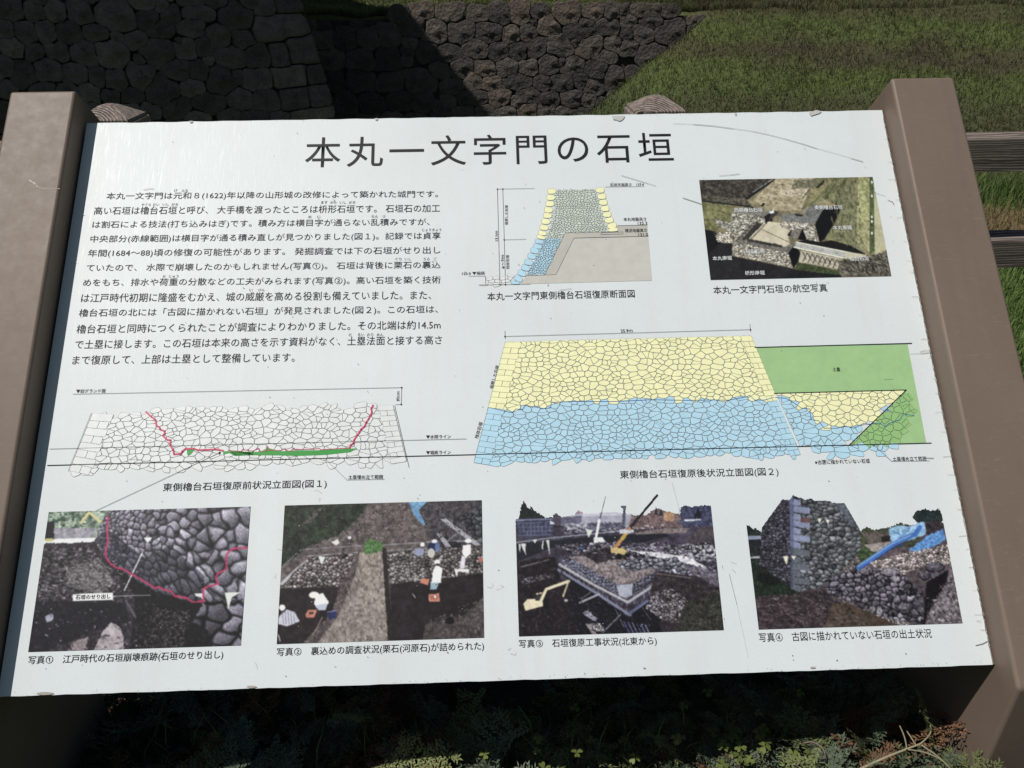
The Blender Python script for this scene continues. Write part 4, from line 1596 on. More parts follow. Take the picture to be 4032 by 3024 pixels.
# ground rubble
p.fill([(150, 420), (640, 410), (900, 620), (1000, 900), (1150, 1400), (0, 1400)], (60, 55, 62), 0.7, 16, 6)
p.stones([(150, 470), (600, 450), (860, 700), (880, 850), (160, 930)], 30, (92, 88, 94), 7, 0.9, 0.2)
p.fill([(150, 470), (600, 450), (860, 700), (880, 850), (160, 930)], (64, 60, 66), 0.9, 24, 77, 0.5)
p.fill([(380, 620), (700, 560), (830, 760), (700, 860), (420, 800)], (150, 146, 146), 0.7, 14, 8, 0.55)
p.fill([(130, 920), (900, 930), (960, 1100), (640, 1180), (420, 1280), (60, 1400)], (34, 32, 42), 0.7, 18, 9)
# wall
p.stones([(820, 60), (2100, 60), (1990, 460), (1960, 1010), (1600, 960), (1170, 830), (840, 640), (745, 545), (650, 400), (690, 260)], 62, (136, 134, 148), 10, 0.20, 0.3, 1.0,
         lambda X_, Y_: (706 * np.log(np.maximum(X_ - 430, 60)), (Y_ - 330 - 0.06 * (X_ - 700)) * 60 / np.maximum(0.085 * (X_ - 430), 22)))
p.fill([(650, 380), (745, 545), (840, 640), (1170, 830), (1100, 560), (760, 300)], (30, 30, 44), 0, alpha=0.45)
p.fill([(1100, 560), (1300, 430), (1600, 700), (1600, 960), (1170, 830)], (24, 24, 34), 0, alpha=0.42)
p.fill([(840, 640), (1170, 830), (1500, 945), (1600, 940), (1990, 1030), (1930, 1400), (950, 1400), (1000, 900)], (32, 30, 34), 0.8, 16, 11)
p.stones([(1150, 980), (1500, 1000), (1400, 1400), (1050, 1400)], 22, (62, 58, 60), 12, 0.7, 0.2)
p.stones([(1600, 930), (1990, 900), (1940, 1400), (1700, 1400), (1640, 1180), (1500, 1100)], 150, (104, 102, 114), 33, 0.2, 0.12, 0.9)
p.fill([(615, 1400), (720, 1180), (790, 1108), (860, 1140), (900, 1240), (900, 1400)], (170, 160, 166), 0.25, 40, 13)
p.fill([(395, 1400), (450, 1280), (600, 1230), (540, 1400)], (140, 128, 130), 0.3, 20, 14)
p.fill([(215, 1060), (255, 1025), (292, 1040), (280, 1090), (230, 1110)], (150, 154, 172), 0.2)
p.speck([(90, 900), (900, 900), (1150, 1350), (80, 1350)], 60, (165, 162, 172), 4, 11, 15)
p.line([(920, 920), (1000, 1060)], 22, (104, 98, 108))
p.clutter([(120, 450), (640, 430), (900, 640), (1000, 900), (850, 940), (150, 930)], 420, [(150, 146, 150), (30, 28, 34), (24, 22, 28), (96, 92, 98), (190, 186, 188)], 13, 50, 0.1)
p.clutter([(90, 930), (950, 930), (1100, 1350), (60, 1400)], 260, [(24, 22, 30), (60, 56, 64), (84, 80, 90), (40, 38, 48)], 17, 51)
p.clutter([(860, 900), (1300, 960), (1500, 1000), (1400, 1350), (1000, 1350)], 240, [(20, 18, 22), (86, 82, 86), (52, 48, 52), (120, 114, 118)], 13, 52, 0.7)
p.fill([(1070, 368), (1150, 370), (1110, 415)], (226, 230, 230))
p.fill([(1196, 372), (1218, 372), (1208, 400)], (226, 230, 230))
p.fill([(1780, 850), (1920, 845), (1840, 890), (1812, 1000), (1800, 940)], (214, 218, 214))
p.fill([(1515, 855), (1600, 850), (1595, 925), (1575, 890), (1530, 880)], (214, 218, 214))
p.line([(1062, 500), (905, 832)], 9, (232, 232, 232))
p.line([(765, 185), (757, 300), (762, 400), (742, 490), (745, 540), (790, 600), (840, 632), (900, 645), (975, 690), (1050, 730), (1130, 780), (1170, 808), (1210, 798), (1250, 825), (1310, 830),
        (1345, 880), (1440, 890), (1500, 930), (1595, 925), (1592, 820), (1620, 800), (1725, 772), (1700, 725), (1720, 680), (1800, 640), (1790, 580), (1800, 510), (1850, 465), (1990, 455)], 15, (206, 58, 104))
p.line([(810, 880), (1145, 872)], 5, (190, 192, 195))
p.fill([(458, 862), (808, 848), (806, 908), (456, 922)], (225, 230, 230))
p.done('printed_photograph')
pz = lambda x, y: (80 + x * .45217, 1950 + y * .45217)
text('石垣のせり出し', pz(482, 908), pz(785, 899), 18, 'photo_note', M_BLACK, 0.0012, 0.004)

# --- photograph 2: excavation workers among cobbles
p = Pic(1030, 1920, .42948, [(215, 168), (2020, 112), (2038, 1375), (137, 1435)], 330)
p.fill(big, (104, 95, 94), 0.45, 30, 1)
p.speck([(700, 150), (1500, 150), (1500, 480), (600, 480)], 200, (170, 166, 170), 3, 7, 2)
p.fill([(100, 100), (1010, 100), (870, 300), (720, 430), (430, 540), (150, 760)], (50, 62, 48), 0.7, 34, 3)
p.fill([(380, 330), (480, 210), (560, 190), (450, 330)], (100, 96, 96), 0.4, 20, 4)
p.fill([(1480, 100), (2100, 100), (2100, 540), (1650, 560), (1520, 440), (1440, 220)], (82, 78, 84), 0.5, 26, 5)
p.stones([(1780, 270), (2100, 180), (2100, 520), (2020, 520)], 62, (86, 88, 98), 6, 0.2, 0.3)
p.fill([(1335, 100), (1550, 100), (1440, 205), (1505, 345), (1470, 335), (1395, 250)], (108, 152, 196), 0.25, 25, 7)
p.fill([(1600, 400), (1900, 560), (1650, 560)], (50, 47, 52), 0.4, 20, 8)
p.line([(150, 760), (360, 568), (940, 530)], 8, (140, 142, 148))
p.line([(415, 628), (880, 595)], 8, (160, 160, 164))
p.line([(1110, 525), (1640, 492), (2040, 486)], 8, (150, 150, 156))
p.line([(1150, 578), (1650, 548)], 7, (140, 140, 146))
for a_ in (360, 380, 720, 1155, 1360):
    p.line([(a_, 565), (a_ + 15, 640)], 7, (110, 112, 118))
p.fill([(1640, 290), (1690, 282), (2012, 524), (1962, 534)], (160, 160, 170), 0.15, 20)
p.fill([(1600, 418), (1642, 418), (1740, 542), (1690, 548)], (150, 150, 160), 0.15, 20)
p.line([(1650, 235), (2040, 500)], 7, (120, 122, 130))
p.line([(1700, 490), (1860, 365)], 7, (150, 152, 158))
p.line([(1640, 300), (1600, 450)], 5, (110, 112, 118))
p.line([(1750, 290), (1690, 480)], 5, (110, 112, 118))
p.line([(1870, 400), (1830, 540)], 5, (110, 112, 118))
p.fill([(330, 725), (430, 655), (420, 695), (190, 895), (160, 885)], (176, 182, 188), 0.12, 20)
p.stones([(450, 640), (880, 590), (820, 750), (700, 905), (450, 930), (180, 915), (330, 740)], 36, (140, 132, 132), 9, 0.3, 0.22)
p.stones([(1150, 600), (1400, 570), (1900, 545), (2040, 560), (2040, 775), (1880, 825), (1650, 865), (1450, 890), (1190, 885), (1145, 750)], 34, (124, 118, 118), 10, 0.32, 0.22)
p.speck([(1180, 780), (1500, 780), (1450, 880), (1200, 880)], 40, (170, 166, 166), 8, 16, 11)
p.fill([(150, 925), (725, 905), (640, 1150), (480, 1450), (100, 1450)], (52, 43, 46), 0.35, 40, 12)
p.fill([(1180, 885), (2040, 785), (2040, 1010), (1860, 1180), (1500, 1250), (1480, 1450), (1190, 1450)], (50, 42, 47), 0.35, 50, 13)
p.fill([(1500, 1250), (1860, 1170), (2040, 990), (2040, 1450), (1480, 1450)], (84, 76, 78), 0.45, 26, 14)
p.clutter([(860, 300), (1020, 150), (1330, 150), (1500, 350), (1560, 490), (640, 500)], 420, [(150, 142, 138), (70, 62, 62), (52, 46, 46), (126, 116, 112)], 12, 60)
p.clutter([(200, 180), (980, 170), (700, 430), (400, 560), (200, 700)], 380, [(30, 40, 30), (74, 88, 66), (92, 90, 82), (24, 30, 26)], 16, 61)
p.clutter([(1480, 180), (2030, 180), (2030, 500), (1600, 460)], 200, [(50, 46, 52), (120, 114, 116), (36, 34, 38)], 14, 62)
p.clutter([(1500, 1230), (2030, 1010), (2030, 1370), (1480, 1390)], 240, [(120, 110, 110), (56, 48, 52), (150, 142, 142)], 12, 63)
p.dot(1725, 1222, 42, 32, (30, 26, 30))
p.fill([(720, 905), (880, 600), (860, 800), (700, 1180), (480, 1450), (350, 1450), (640, 1150)], (98, 88, 90), 0.5, 22, 15)
p.grad([(900, 590), (1110, 570), (1150, 900), (1165, 1450), (500, 1450), (700, 1180), (860, 800)], (150, 140, 132), (142, 132, 128), 'y', 0.35, 24, 16)
p.fill([(1105, 540), (1145, 560), (1205, 1450), (1160, 1450)], (54, 46, 46), 0.3, 18, 17)
p.clutter([(900, 600), (1110, 580), (1160, 1400), (520, 1420), (700, 1180)], 380, [(170, 160, 150), (112, 102, 98), (94, 84, 82), (182, 176, 168)], 13, 64, 1.4)
p.fill([(930, 600), (945, 500), (1000, 470), (1110, 505), (1105, 580), (960, 612)], (84, 122, 74), 0.45, 14, 18)
p.fill([(640, 500), (700, 470), (715, 510), (680, 530)], (215, 215, 215))
p.dot(806, 458, 16, 14, (220, 220, 218))
W_ = (226, 228, 230)
# crouching pair at the left
p.fill([(150, 1250), (160, 1180), (230, 1118), (302, 1140), (350, 1225), (235, 1272)], (198, 200, 214), 0.05)
for q in range(5):
    p.line([(190 + 26 * q, 1135), (200 + 26 * q, 1250)], 6, (120, 122, 150))
p.dot(188, 1100, 28, 28, W_)
p.fill([(480, 1060), (500, 990), (560, 965), (618, 1050), (570, 1122), (505, 1105)], W_, 0.05)
p.fill([(500, 1080), (600, 1060), (590, 1120), (520, 1125)], (178, 196, 214))
p.dot(482, 985, 47, 30, (232, 228, 215), 0.05)
p.dot(480, 975, 26, 22, W_)
p.fill([(400, 1165), (430, 1120), (510, 1122), (480, 1192), (410, 1192)], (204, 130, 112), 0.1)
p.dot(455, 1150, 24, 14, (90, 66, 66))
p.fill([(600, 1142), (685, 1126), (682, 1192), (615, 1212)], (46, 56, 110), 0.2)
p.line([(600, 1142), (685, 1126)], 6, (160, 170, 180))
# standing worker and trays
p.fill([(1545, 935), (1552, 860), (1630, 860), (1602, 932)], (150, 178, 200), 0.1)
p.fill([(1558, 870), (1572, 760), (1600, 712), (1660, 738), (1642, 872)], W_, 0.06)
p.dot(1610, 682, 27, 24, W_)
p.dot(1612, 705, 18, 8, (60, 50, 50))
p.fill([(1470, 830), (1540, 838), (1525, 895), (1450, 872)], (208, 130, 108), 0.1)
p.fill([(1532, 975), (1630, 970), (1632, 1042), (1535, 1045)], (206, 134, 114), 0.1)
p.fill([(1545, 988), (1618, 984), (1618, 1028), (1548, 1030)], (180, 108, 92), 0.1)
p.dot(1590, 1000, 8, 14, W_)
# group behind
p.dot(1445, 590, 48, 38, (140, 146, 176), 0.1)
p.dot(1475, 522, 20, 20, W_)
p.dot(1572, 545, 52, 42, (40, 50, 92), 0.1)
p.dot(1555, 600, 34, 44, (196, 192, 176), 0.05)
p.dot(1585, 492, 26, 18, (220, 224, 228))
p.dot(1612, 545, 22, 50, (100, 120, 160), 0.1)
p.fill([(1845, 530), (1915, 520), (1920, 600), (1870, 650), (1840, 600)], W_, 0.05)
p.dot(1893, 488, 30, 20, W_)
p.fill([(1835, 620), (1870, 640), (1860, 740), (1815, 745)], (214, 212, 222), 0.05)
p.fill([(1765, 745), (1905, 748), (1900, 778), (1800, 770), (1790, 825)], (218, 222, 222))
p.dot(2012, 662, 22, 20, (200, 110, 96))
p.fill([(520, 630), (585, 632), (560, 690), (545, 705)], (214, 220, 218))
p.line([(560, 1185), (468, 1355)], 8, (150, 138, 130))
p.line([(545, 1300), (455, 1390)], 5, (120, 110, 104))
p.line([(1382, 970), (1408, 1008)], 6, W_)
p.line([(155, 1350), (170, 1412)], 7, W_)
p.done('printed_photograph')

# --- photograph 3: restoration site with two cranes
p = Pic(1980, 1900, .42202, [(110, 120), (1925, 60), (2058, 1380), (150, 1432)], 340)
p.c[:] = (0, 0, 0)
cov = np.zeros(p.X.shape, bool)


def F3(pts, col, *a, **k):
    global cov
    mk = p.fill(pts, col, *a, **k)
    cov |= mk


F3([(100, 400), (1700, 400), (2100, 380), (2200, 1600), (100, 1600)], (74, 68, 84), 0.45, 40, 1)
F3([(115, 400), (150, 320), (165, 230), (195, 162), (222, 210), (240, 250), (262, 222), (300, 262), (345, 292), (400, 330), (480, 318), (560, 330), (560, 420)], (44, 52, 52), 0.45, 14, 2)
F3([(455, 345), (470, 295), (500, 284), (540, 318), (545, 400), (460, 400)], (88, 78, 96), 0.3, 12, 3)
F3([(670, 290), (700, 255), (745, 280), (740, 300)], (150, 122, 136), 0.3, 10, 4)
F3([(535, 322), (740, 288), (1060, 276), (1075, 288), (1200, 290), (1205, 372), (1140, 450), (720, 450), (540, 400)], (160, 162, 182), 0.1, 40, 5)
F3([(535, 322), (560, 322), (735, 312), (735, 385), (540, 395)], (104, 104, 126), 0.2, 20, 6)
F3([(720, 378), (1140, 372), (1140, 452), (720, 452)], (96, 96, 118), 0.55, 14, 7)
F3([(740, 290), (1060, 278), (1195, 292), (1190, 306), (740, 318)], (190, 192, 206), 0.05)
F3([(1200, 300), (1330, 300), (1400, 255), (1440, 240), (1480, 250), (1530, 268), (1660, 300), (1680, 420), (1160, 440)], (122, 102, 104), 0.45, 14, 8)
F3([(1500, 290), (1540, 262), (1600, 290), (1590, 360), (1510, 360)], (176, 138, 108), 0.3, 12, 9)
F3([(1410, 300), (1425, 218), (1445, 300)], (50, 58, 66), 0.3, 10)
F3([(1455, 310), (1475, 238), (1497, 310)], (50, 58, 66), 0.3, 10)
F3([(1650, 300), (1660, 225), (1700, 210), (1760, 225), (1830, 215), (1900, 205), (1960, 215), (2000, 420), (1660, 400)], (76, 80, 108), 0.5, 16, 10)
F3([(1780, 330), (1822, 222), (1862, 330)], (40, 46, 56), 0.3, 10)
F3([(1690, 345), (1850, 338), (1850, 352), (1700, 362)], (205, 208, 218), 0.1)
F3([(1100, 215), (1150, 212), (1148, 240), (1140, 430), (1115, 430), (1118, 240), (1100, 240)], (96, 96, 112), 0.3, 8)
F3([(115, 342), (450, 330), (492, 385), (470, 395), (460, 495), (180, 520), (120, 400)], (70, 74, 98), 0.2, 20, 11)
for q in range(9):
    p.line([(150 + q * 36, 375), (162 + q * 34, 490)], 4, (118, 124, 150))
for q in (375, 415, 455, 492):
    p.line([(140, q + 5), (465, q - 8)], 5, (112, 118, 144))
p.line([(118, 352), (455, 340)], 14, (128, 134, 160))
p.fill([(440, 350), (490, 385), (440, 392)], (200, 205, 216))
p.line([(120, 560), (420, 520), (820, 480), (1080, 455)], 12, (140, 142, 158))
p.fill([(580, 385), (780, 375), (800, 430), (600, 440)], (150, 150, 165), 0.6, 14, 12)
# middle distance dark embankment
p.fill([(125, 575), (880, 500), (1500, 470), (1560, 500), (1250, 570), (1000, 560), (480, 600), (380, 640), (130, 740)], (44, 46, 56), 0.25, 30, 13)
p.fill([(1220, 470), (1500, 430), (1750, 425), (1700, 470), (1250, 485)], (126, 116, 116), 0.3, 20, 14)
p.fill([(1700, 560), (1850, 410), (1960, 405), (2000, 600)], (84, 76, 82), 0.35, 26, 15)
p.stones([(500, 590), (900, 540), (1250, 600), (1960, 560), (1990, 760), (1500, 720), (1200, 700), (700, 700)], 34, (116, 112, 126), 16, 0.6, 0.3, 0.5)
p.fill([(1200, 640), (1420, 650), (1720, 690), (1900, 790), (1870, 840), (1650, 740), (1400, 690)], (214, 214, 222), 0.35, 26, 17)
p.fill([(1450, 690), (1600, 745), (2020, 980), (2020, 860), (1900, 800)], (104, 98, 112), 0.45, 20, 18)
p.speck([(1700, 600), (1980, 580), (1990, 700), (1750, 700)], 60, (190, 192, 205), 7, 18, 19)
p.fill([(600, 700), (1000, 640), (1420, 760), (1410, 840), (1210, 945), (1060, 950)], (136, 126, 128), 0.5, 18, 20)
p.fill([(720, 660), (1000, 600), (1200, 640), (1180, 720), (1000, 720), (900, 760)], (60, 54, 60), 0.5, 30, 21)
p.stones([(1050, 760), (1200, 715), (1620, 700), (1770, 850), (1720, 880), (1380, 800), (1180, 830)], 44, (134, 136, 150), 22, 0.25, 0.25)
# new wall corner
p.stones([(565, 690), (625, 700), (1060, 950), (1072, 1050), (560, 775)], 30, (122, 122, 146), 23, 0.15, 0.3)
p.stones([(1205, 950), (1395, 842), (1412, 885), (1215, 1020)], 34, (120, 122, 142), 24, 0.15, 0.3)
p.fill([(1058, 958), (1210, 945), (1205, 1050), (1150, 1075), (1085, 1060)], (162, 168, 192), 0.12, 30, 25)
# left pit
p.fill([(130, 740), (480, 690), (540, 900), (620, 930), (700, 1200), (760, 1500), (100, 1500)], (44, 38, 44), 0.45, 22, 26)
p.stones([(150, 900), (420, 850), (480, 880), (200, 950)], 18, (110, 104, 112), 27, 0.5, 0.2)
p.line([(160, 790), (430, 720)], 12, (120, 114, 116))
p.fill([(540, 790), (1180, 1250), (1340, 1110), (1470, 920), (1500, 1500), (700, 1500), (620, 930)], (36, 34, 42), 0.4, 20, 28)
for (q1, q2, w2, c2) in (([(530, 765), (860, 960), (1170, 1120)], None, 24, (172, 172, 180)), ([(1170, 1115), (1450, 930)], None, 26, (166, 168, 178)),
                         ([(520, 815), (870, 1030), (1190, 1240)], None, 26, (126, 130, 154)), ([(1190, 1215), (1350, 1105)], None, 26, (104, 110, 144))):
    p.line(q1, w2, c2)
for q in range(15):
    x_ = 540 + q * 44
    y_ = 745 + q * 26.5
    p.line([(x_, y_), (x_ - 4, y_ + 80)], 4, (140, 142, 156))
for q in range(6):
    x_ = 1220 + q * 46
    y_ = 1040 - q * 28
    p.line([(x_, y_), (x_ + 6, y_ + 90)], 4, (150, 152, 164))
p.line([(545, 740), (1150, 1085)], 4, (150, 152, 164))
p.line([(1150, 1085), (1460, 900)], 4, (150, 152, 164))
p.line([(930, 1400), (1100, 1230)], 9, (150, 150, 160))
p.line([(1050, 1180), (1130, 1350)], 6, (120, 122, 134))
p.line([(1290, 1150), (1380, 1280)], 5, (120, 122, 134))
p.line([(720, 1120), (900, 1040)], 18, (160, 162, 174))
p.line([(730, 1090), (860, 990)], 8, (126, 128, 140))
p.fill([(745, 1220), (790, 1190), (890, 1270), (860, 1300)], (140, 138, 156), 0.4, 14)
p.stones([(800, 1320), (900, 1310), (950, 1370), (880, 1400)], 26, (176, 174, 178), 29, 0.3, 0.3)
p.fill([(770, 1320), (800, 1315), (900, 1440), (850, 1440)], (150, 140, 142), 0.2)
for q in range(6):
    p.line([(1130 + 40 * q, 1300 + 6 * q), (1200 + 36 * q, 1440)], 12, (90 + 12 * (q % 3), 96 + 12 * (q % 3), 150 - 10 * (q % 2)))
# right slope of pit
p.fill([(1430, 830), (1800, 870), (2060, 1000), (2080, 1450), (1500, 1450), (1380, 1000)], (62, 54, 60), 0.4, 26, 30)
p.stones([(1400, 1020), (1600, 990), (1770, 1150), (1640, 1310), (1540, 1310), (1330, 1170)], 20, (132, 126, 134), 31, 0.5, 0.2)
p.fill([(1700, 1120), (2060, 1010), (2080, 1450), (1580, 1440), (1640, 1310)], (62, 62, 56), 0.6, 18, 32)
p.line([(1440, 850), (1760, 890)], 10, (112, 104, 106))
p.clutter([(450, 590), (1000, 540), (1960, 580), (2000, 900), (1700, 860), (1000, 700)], 700, [(40, 36, 44), (150, 148, 160), (30, 28, 34), (112, 106, 118), (190, 190, 200)], 15, 70, 0.12)
p.clutter([(130, 760), (520, 700), (620, 960), (720, 1400), (150, 1420)], 300, [(28, 24, 30), (84, 78, 84), (58, 50, 56)], 16, 71)
p.clutter([(620, 1000), (1300, 1200), (1500, 1400), (700, 1420)], 160, [(24, 22, 28), (96, 98, 114), (66, 62, 74)], 16, 72, 0.5)
p.clutter([(1440, 860), (2040, 1000), (2050, 1380), (1500, 1400)], 420, [(30, 27, 30), (84, 82, 74), (58, 60, 48), (110, 104, 100)], 15, 73)
p.clutter([(540, 395), (1150, 385), (1190, 450), (560, 480)], 160, [(50, 50, 66), (190, 192, 204), (110, 112, 130)], 12, 74, 0.0)
p.clutter([(1180, 400), (1680, 380), (1680, 430), (1200, 450)], 120, [(220, 220, 226), (60, 54, 64), (150, 130, 120)], 9, 75, 0.0)
# excavator
p.fill([(190, 1130), (225, 1090), (300, 1085), (372, 1112), (376, 1152), (210, 1196)], (222, 212, 176), 0.08)
p.fill([(300, 1100), (312, 1040), (362, 1030), (372, 1100)], (60, 62, 66), 0.1)
p.line([(312, 1040), (362, 1030)], 10, (222, 212, 176))
p.line([(352, 1110), (405, 995), (615, 920)], 27, (222, 212, 176))
p.line([(612, 925), (562, 1062)], 16, (196, 184, 150))
p.dot(590, 1100, 18, 14, (170, 170, 176))
p.fill([(390, 1080), (425, 1080), (430, 1180), (380, 1170)], (30, 28, 32))
# cranes
for a_, w2, c2 in (([(957, 130), (900, 360)], 11, (92, 92, 106)), ([(900, 350), (868, 520)], 22, (222, 225, 228)), ([(1438, 120), (1180, 430)], 27, (50, 50, 56)), ([(1182, 428), (1050, 605)], 30, (190, 134, 84))):
    mk0 = p.c.copy()
    p.line(a_, w2, c2)
    cov |= np.any(p.c != mk0, -1)
p.fill([(1150, 450), (1175, 470), (1120, 545), (1095, 520)], (190, 160, 80))
p.fill([(845, 515), (930, 510), (960, 555), (850, 560)], (214, 216, 220), 0.2, 10)
p.fill([(1005, 605), (1120, 612), (1160, 640), (1150, 675), (1010, 655)], (206, 174, 118), 0.12, 12)
p.dot(1085, 690, 28, 26, (28, 27, 30))
p.dot(1165, 672, 24, 22, (28, 27, 30))
p.fill([(1085, 440), (1220, 440), (1222, 470), (1090, 478)], (190, 192, 200), 0.2, 12)
p.dot(735, 615, 20, 14, (70, 96, 160))
for pts in ([(775, 438), (842, 440), (820, 480), (800, 515)], [(275, 532), (320, 535), (298, 568)], [(165, 568), (215, 570), (208, 620), (218, 682), (190, 630)], [(372, 540), (382, 540), (372, 635), (360, 600)],
            [(402, 535), (432, 535), (438, 680), (420, 600)], [(150, 570), (165, 575), (162, 660), (150, 620)]):
    p.fill(pts, (205, 214, 204))
p.hole = ~cov
p.done('printed_photograph')

# --- photograph 4: unearthed wall and blue tarpaulin
p = Pic(2880, 1900, .45208, [(100, 80), (1790, 30), (2005, 1228), (232, 1278)], 330)
p.c[:] = (0, 0, 0)
cov = np.zeros(p.X.shape, bool)
F3([(100, 900), (500, 900), (1000, 500), (1400, 380), (2100, 330), (2200, 1500), (100, 1500)], (92, 82, 86), 0.4, 30, 1)
F3([(110, 470), (118, 368), (150, 372), (180, 400), (215, 395), (262, 440), (262, 640), (240, 800), (600, 960), (120, 1000)], (46, 56, 52), 0.5, 20, 2)
F3([(130, 466), (262, 460), (262, 492), (132, 496)], (136, 146, 168), 0.05)
F3([(135, 500), (262, 495), (262, 560), (140, 560)], (44, 46, 52), 0.3)
F3([(140, 650), (262, 640), (262, 655), (140, 662)], (176, 176, 186), 0.1)
mk = p.m([(262, 390), (440, 145), (505, 150), (530, 600), (570, 945), (480, 905), (235, 780)])
cov |= mk
p.stones([(262, 390), (440, 145), (505, 150), (530, 600), (570, 945), (480, 905), (235, 780)], 30, (86, 84, 96), 3, 0.25, 0.3)
rt = [(535, 107), (580, 130), (600, 128), (640, 150), (690, 135), (720, 158), (790, 155), (850, 158), (880, 175), (985, 178), (1045, 280), (1115, 400), (1140, 560), (960, 780), (760, 930), (560, 945)]
cov |= p.m(rt)
F3([(225, 700), (470, 880), (600, 960), (600, 1000), (220, 1000)], (42, 50, 42), 0.3, 16, 55)
F3([(500, 150), (535, 107), (560, 120), (560, 945), (535, 930)], (100, 106, 136), 0.1)
p.stones(rt, 50, (106, 110, 116), 4, 0.22, 0.45, 0.72)
p.fill([(880, 175), (985, 178), (1045, 280), (1115, 400), (1040, 380), (960, 260)], (96, 104, 116), 0.2, 20, alpha=0.7)
for q in range(13):
    y_ = 150 + q * 62
    xr = 668 + (18 if q % 2 else -62)
    p.fill([(508, y_ - 20), (535, y_ - 12), (535, y_ + 44), (514, y_ + 36)], (104, 112, 148) if q < 7 else (84, 92, 108), 0.1)
    p.fill([(541, y_ - 10), (xr, y_ + 8), (xr, y_ + 62), (541, y_ + 46)], (132, 140, 168) if q < 7 else (106, 112, 122), 0.1, 20, q)
    p.line([(541, y_ - 12), (xr, y_ + 6)], 4, (56, 58, 70))
    p.line([(xr, y_ + 8), (xr, y_ + 62)], 4, (56, 58, 70))
p.fill([(606, 305), (690, 310), (690, 350), (606, 348)], (112, 84, 84), 0.2, 10)
# bank and rubble
F3([(1120, 420), (1180, 380), (1240, 410), (1370, 385), (1470, 350), (1560, 375), (1640, 400), (1640, 560), (1120, 560)], (78, 82, 66), 0.55, 14, 5)
F3([(1575, 300), (1600, 250), (1690, 228), (1740, 240), (1812, 228), (1860, 330), (1700, 360), (1620, 352)], (48, 58, 58), 0.45, 16, 6)
p.fill([(1130, 430), (1370, 430), (1390, 520), (1200, 540)], (106, 98, 94), 0.35, 20, 7)
p.fill([(1300, 470), (1380, 462), (1380, 512), (1310, 520)], (50, 46, 44))
p.fill([(1160, 540), (1400, 515), (1300, 600), (1180, 600)], (150, 140, 136), 0.25, 24, 8)
p.fill([(1090, 600), (1180, 560), (1250, 620), (1120, 700)], (72, 90, 62), 0.5, 16, 9)
p.stones([(1200, 700), (1560, 600), (1900, 540), (1920, 720), (1720, 700), (1480, 810), (1250, 740)], 24, (178, 166, 164), 10, 0.3, 0.3)
p.stones([(980, 720), (1110, 640), (1120, 760), (980, 800)], 22, (140, 132, 132), 11, 0.3, 0.3)
p.stones([(800, 860), (1100, 740), (1300, 760), (1500, 800), (1600, 900), (1700, 1000), (1700, 1180), (1620, 1260), (1300, 1180), (1000, 1020), (840, 980)], 54, (108, 104, 116), 12, 0.35, 0.22)
for (a_, b_, rx, ry, cc_) in ((1170, 762, 60, 44, 130), (1390, 780, 78, 36, 138), (1430, 838, 50, 32, 140), (1770, 730, 85, 45, 104), (1780, 830, 55, 60, 96), (1680, 800, 50, 45, 96), (1640, 1060, 70, 45, 92),
                              (1510, 1090, 60, 50, 108), (1660, 1120, 50, 40, 104), (1290, 1130, 32, 40, 150), (1230, 1105, 30, 36, 140), (1740, 920, 60, 36, 90), (1600, 1140, 40, 36, 100)):
    p.dot(a_ + 4, b_ + 8, rx, ry, (36, 33, 40))
    p.dot(a_, b_, rx - 4, ry - 4, (cc_ - 22, cc_ - 26, cc_ - 16), 0.45)
    p.dot(a_ - rx * .1, b_ - ry * .25, rx * .7, ry * .55, (cc_ + 4, cc_, cc_ + 10), 0.5)
p.fill([(1700, 870), (1890, 760), (1880, 860), (1740, 1080), (1690, 1240), (1640, 1230), (1680, 1120)], (34, 30, 34), 0.3, 20, 13)
p.fill([(1900, 700), (2100, 700), (2100, 1400), (1680, 1400), (1700, 1180), (1760, 1060), (1880, 850)], (116, 108, 114), 0.45, 22, 14)
p.speck([(1760, 1000), (1960, 900), (1990, 1220), (1720, 1220)], 90, (170, 164, 168), 6, 16, 15)
p.stones([(960, 1020), (1300, 1160), (1600, 1230), (1500, 1290), (1200, 1200), (980, 1080)], 20, (150, 142, 142), 16, 0.4, 0.2)
p.fill([(180, 1000), (800, 930), (960, 1060), (1150, 1240), (1250, 1400), (150, 1400)], (72, 62, 66), 0.5, 18, 17)
p.speck([(210, 1010), (880, 980), (1000, 1260), (250, 1270)], 160, (130, 122, 126), 3, 8, 18)
p.fill([(880, 1060), (1000, 1040), (1420, 1230), (1400, 1300), (800, 1300)], (92, 78, 68), 0.25, 30, 19)
p.fill([(190, 800), (330, 830), (560, 950), (540, 975), (200, 980)], (44, 56, 42), 0.55, 16, 20)
p.fill([(235, 790), (330, 800), (430, 870), (330, 900), (230, 850)], (32, 38, 34), 0.4, 16, 21)
p.clutter([(210, 1000), (800, 950), (1000, 1060), (1250, 1270), (240, 1275)], 520, [(44, 38, 42), (104, 94, 96), (130, 122, 122), (58, 50, 52)], 14, 80, 0.2)
p.clutter([(1700, 1000), (1950, 800), (2000, 1220), (1690, 1230)], 240, [(60, 54, 58), (150, 142, 146), (40, 36, 40)], 14, 81)
p.clutter([(980, 700), (1300, 740), (1700, 880), (1680, 1200), (1300, 1170), (820, 960)], 260, [(34, 31, 37), (28, 26, 30), (140, 136, 146)], 14, 82)
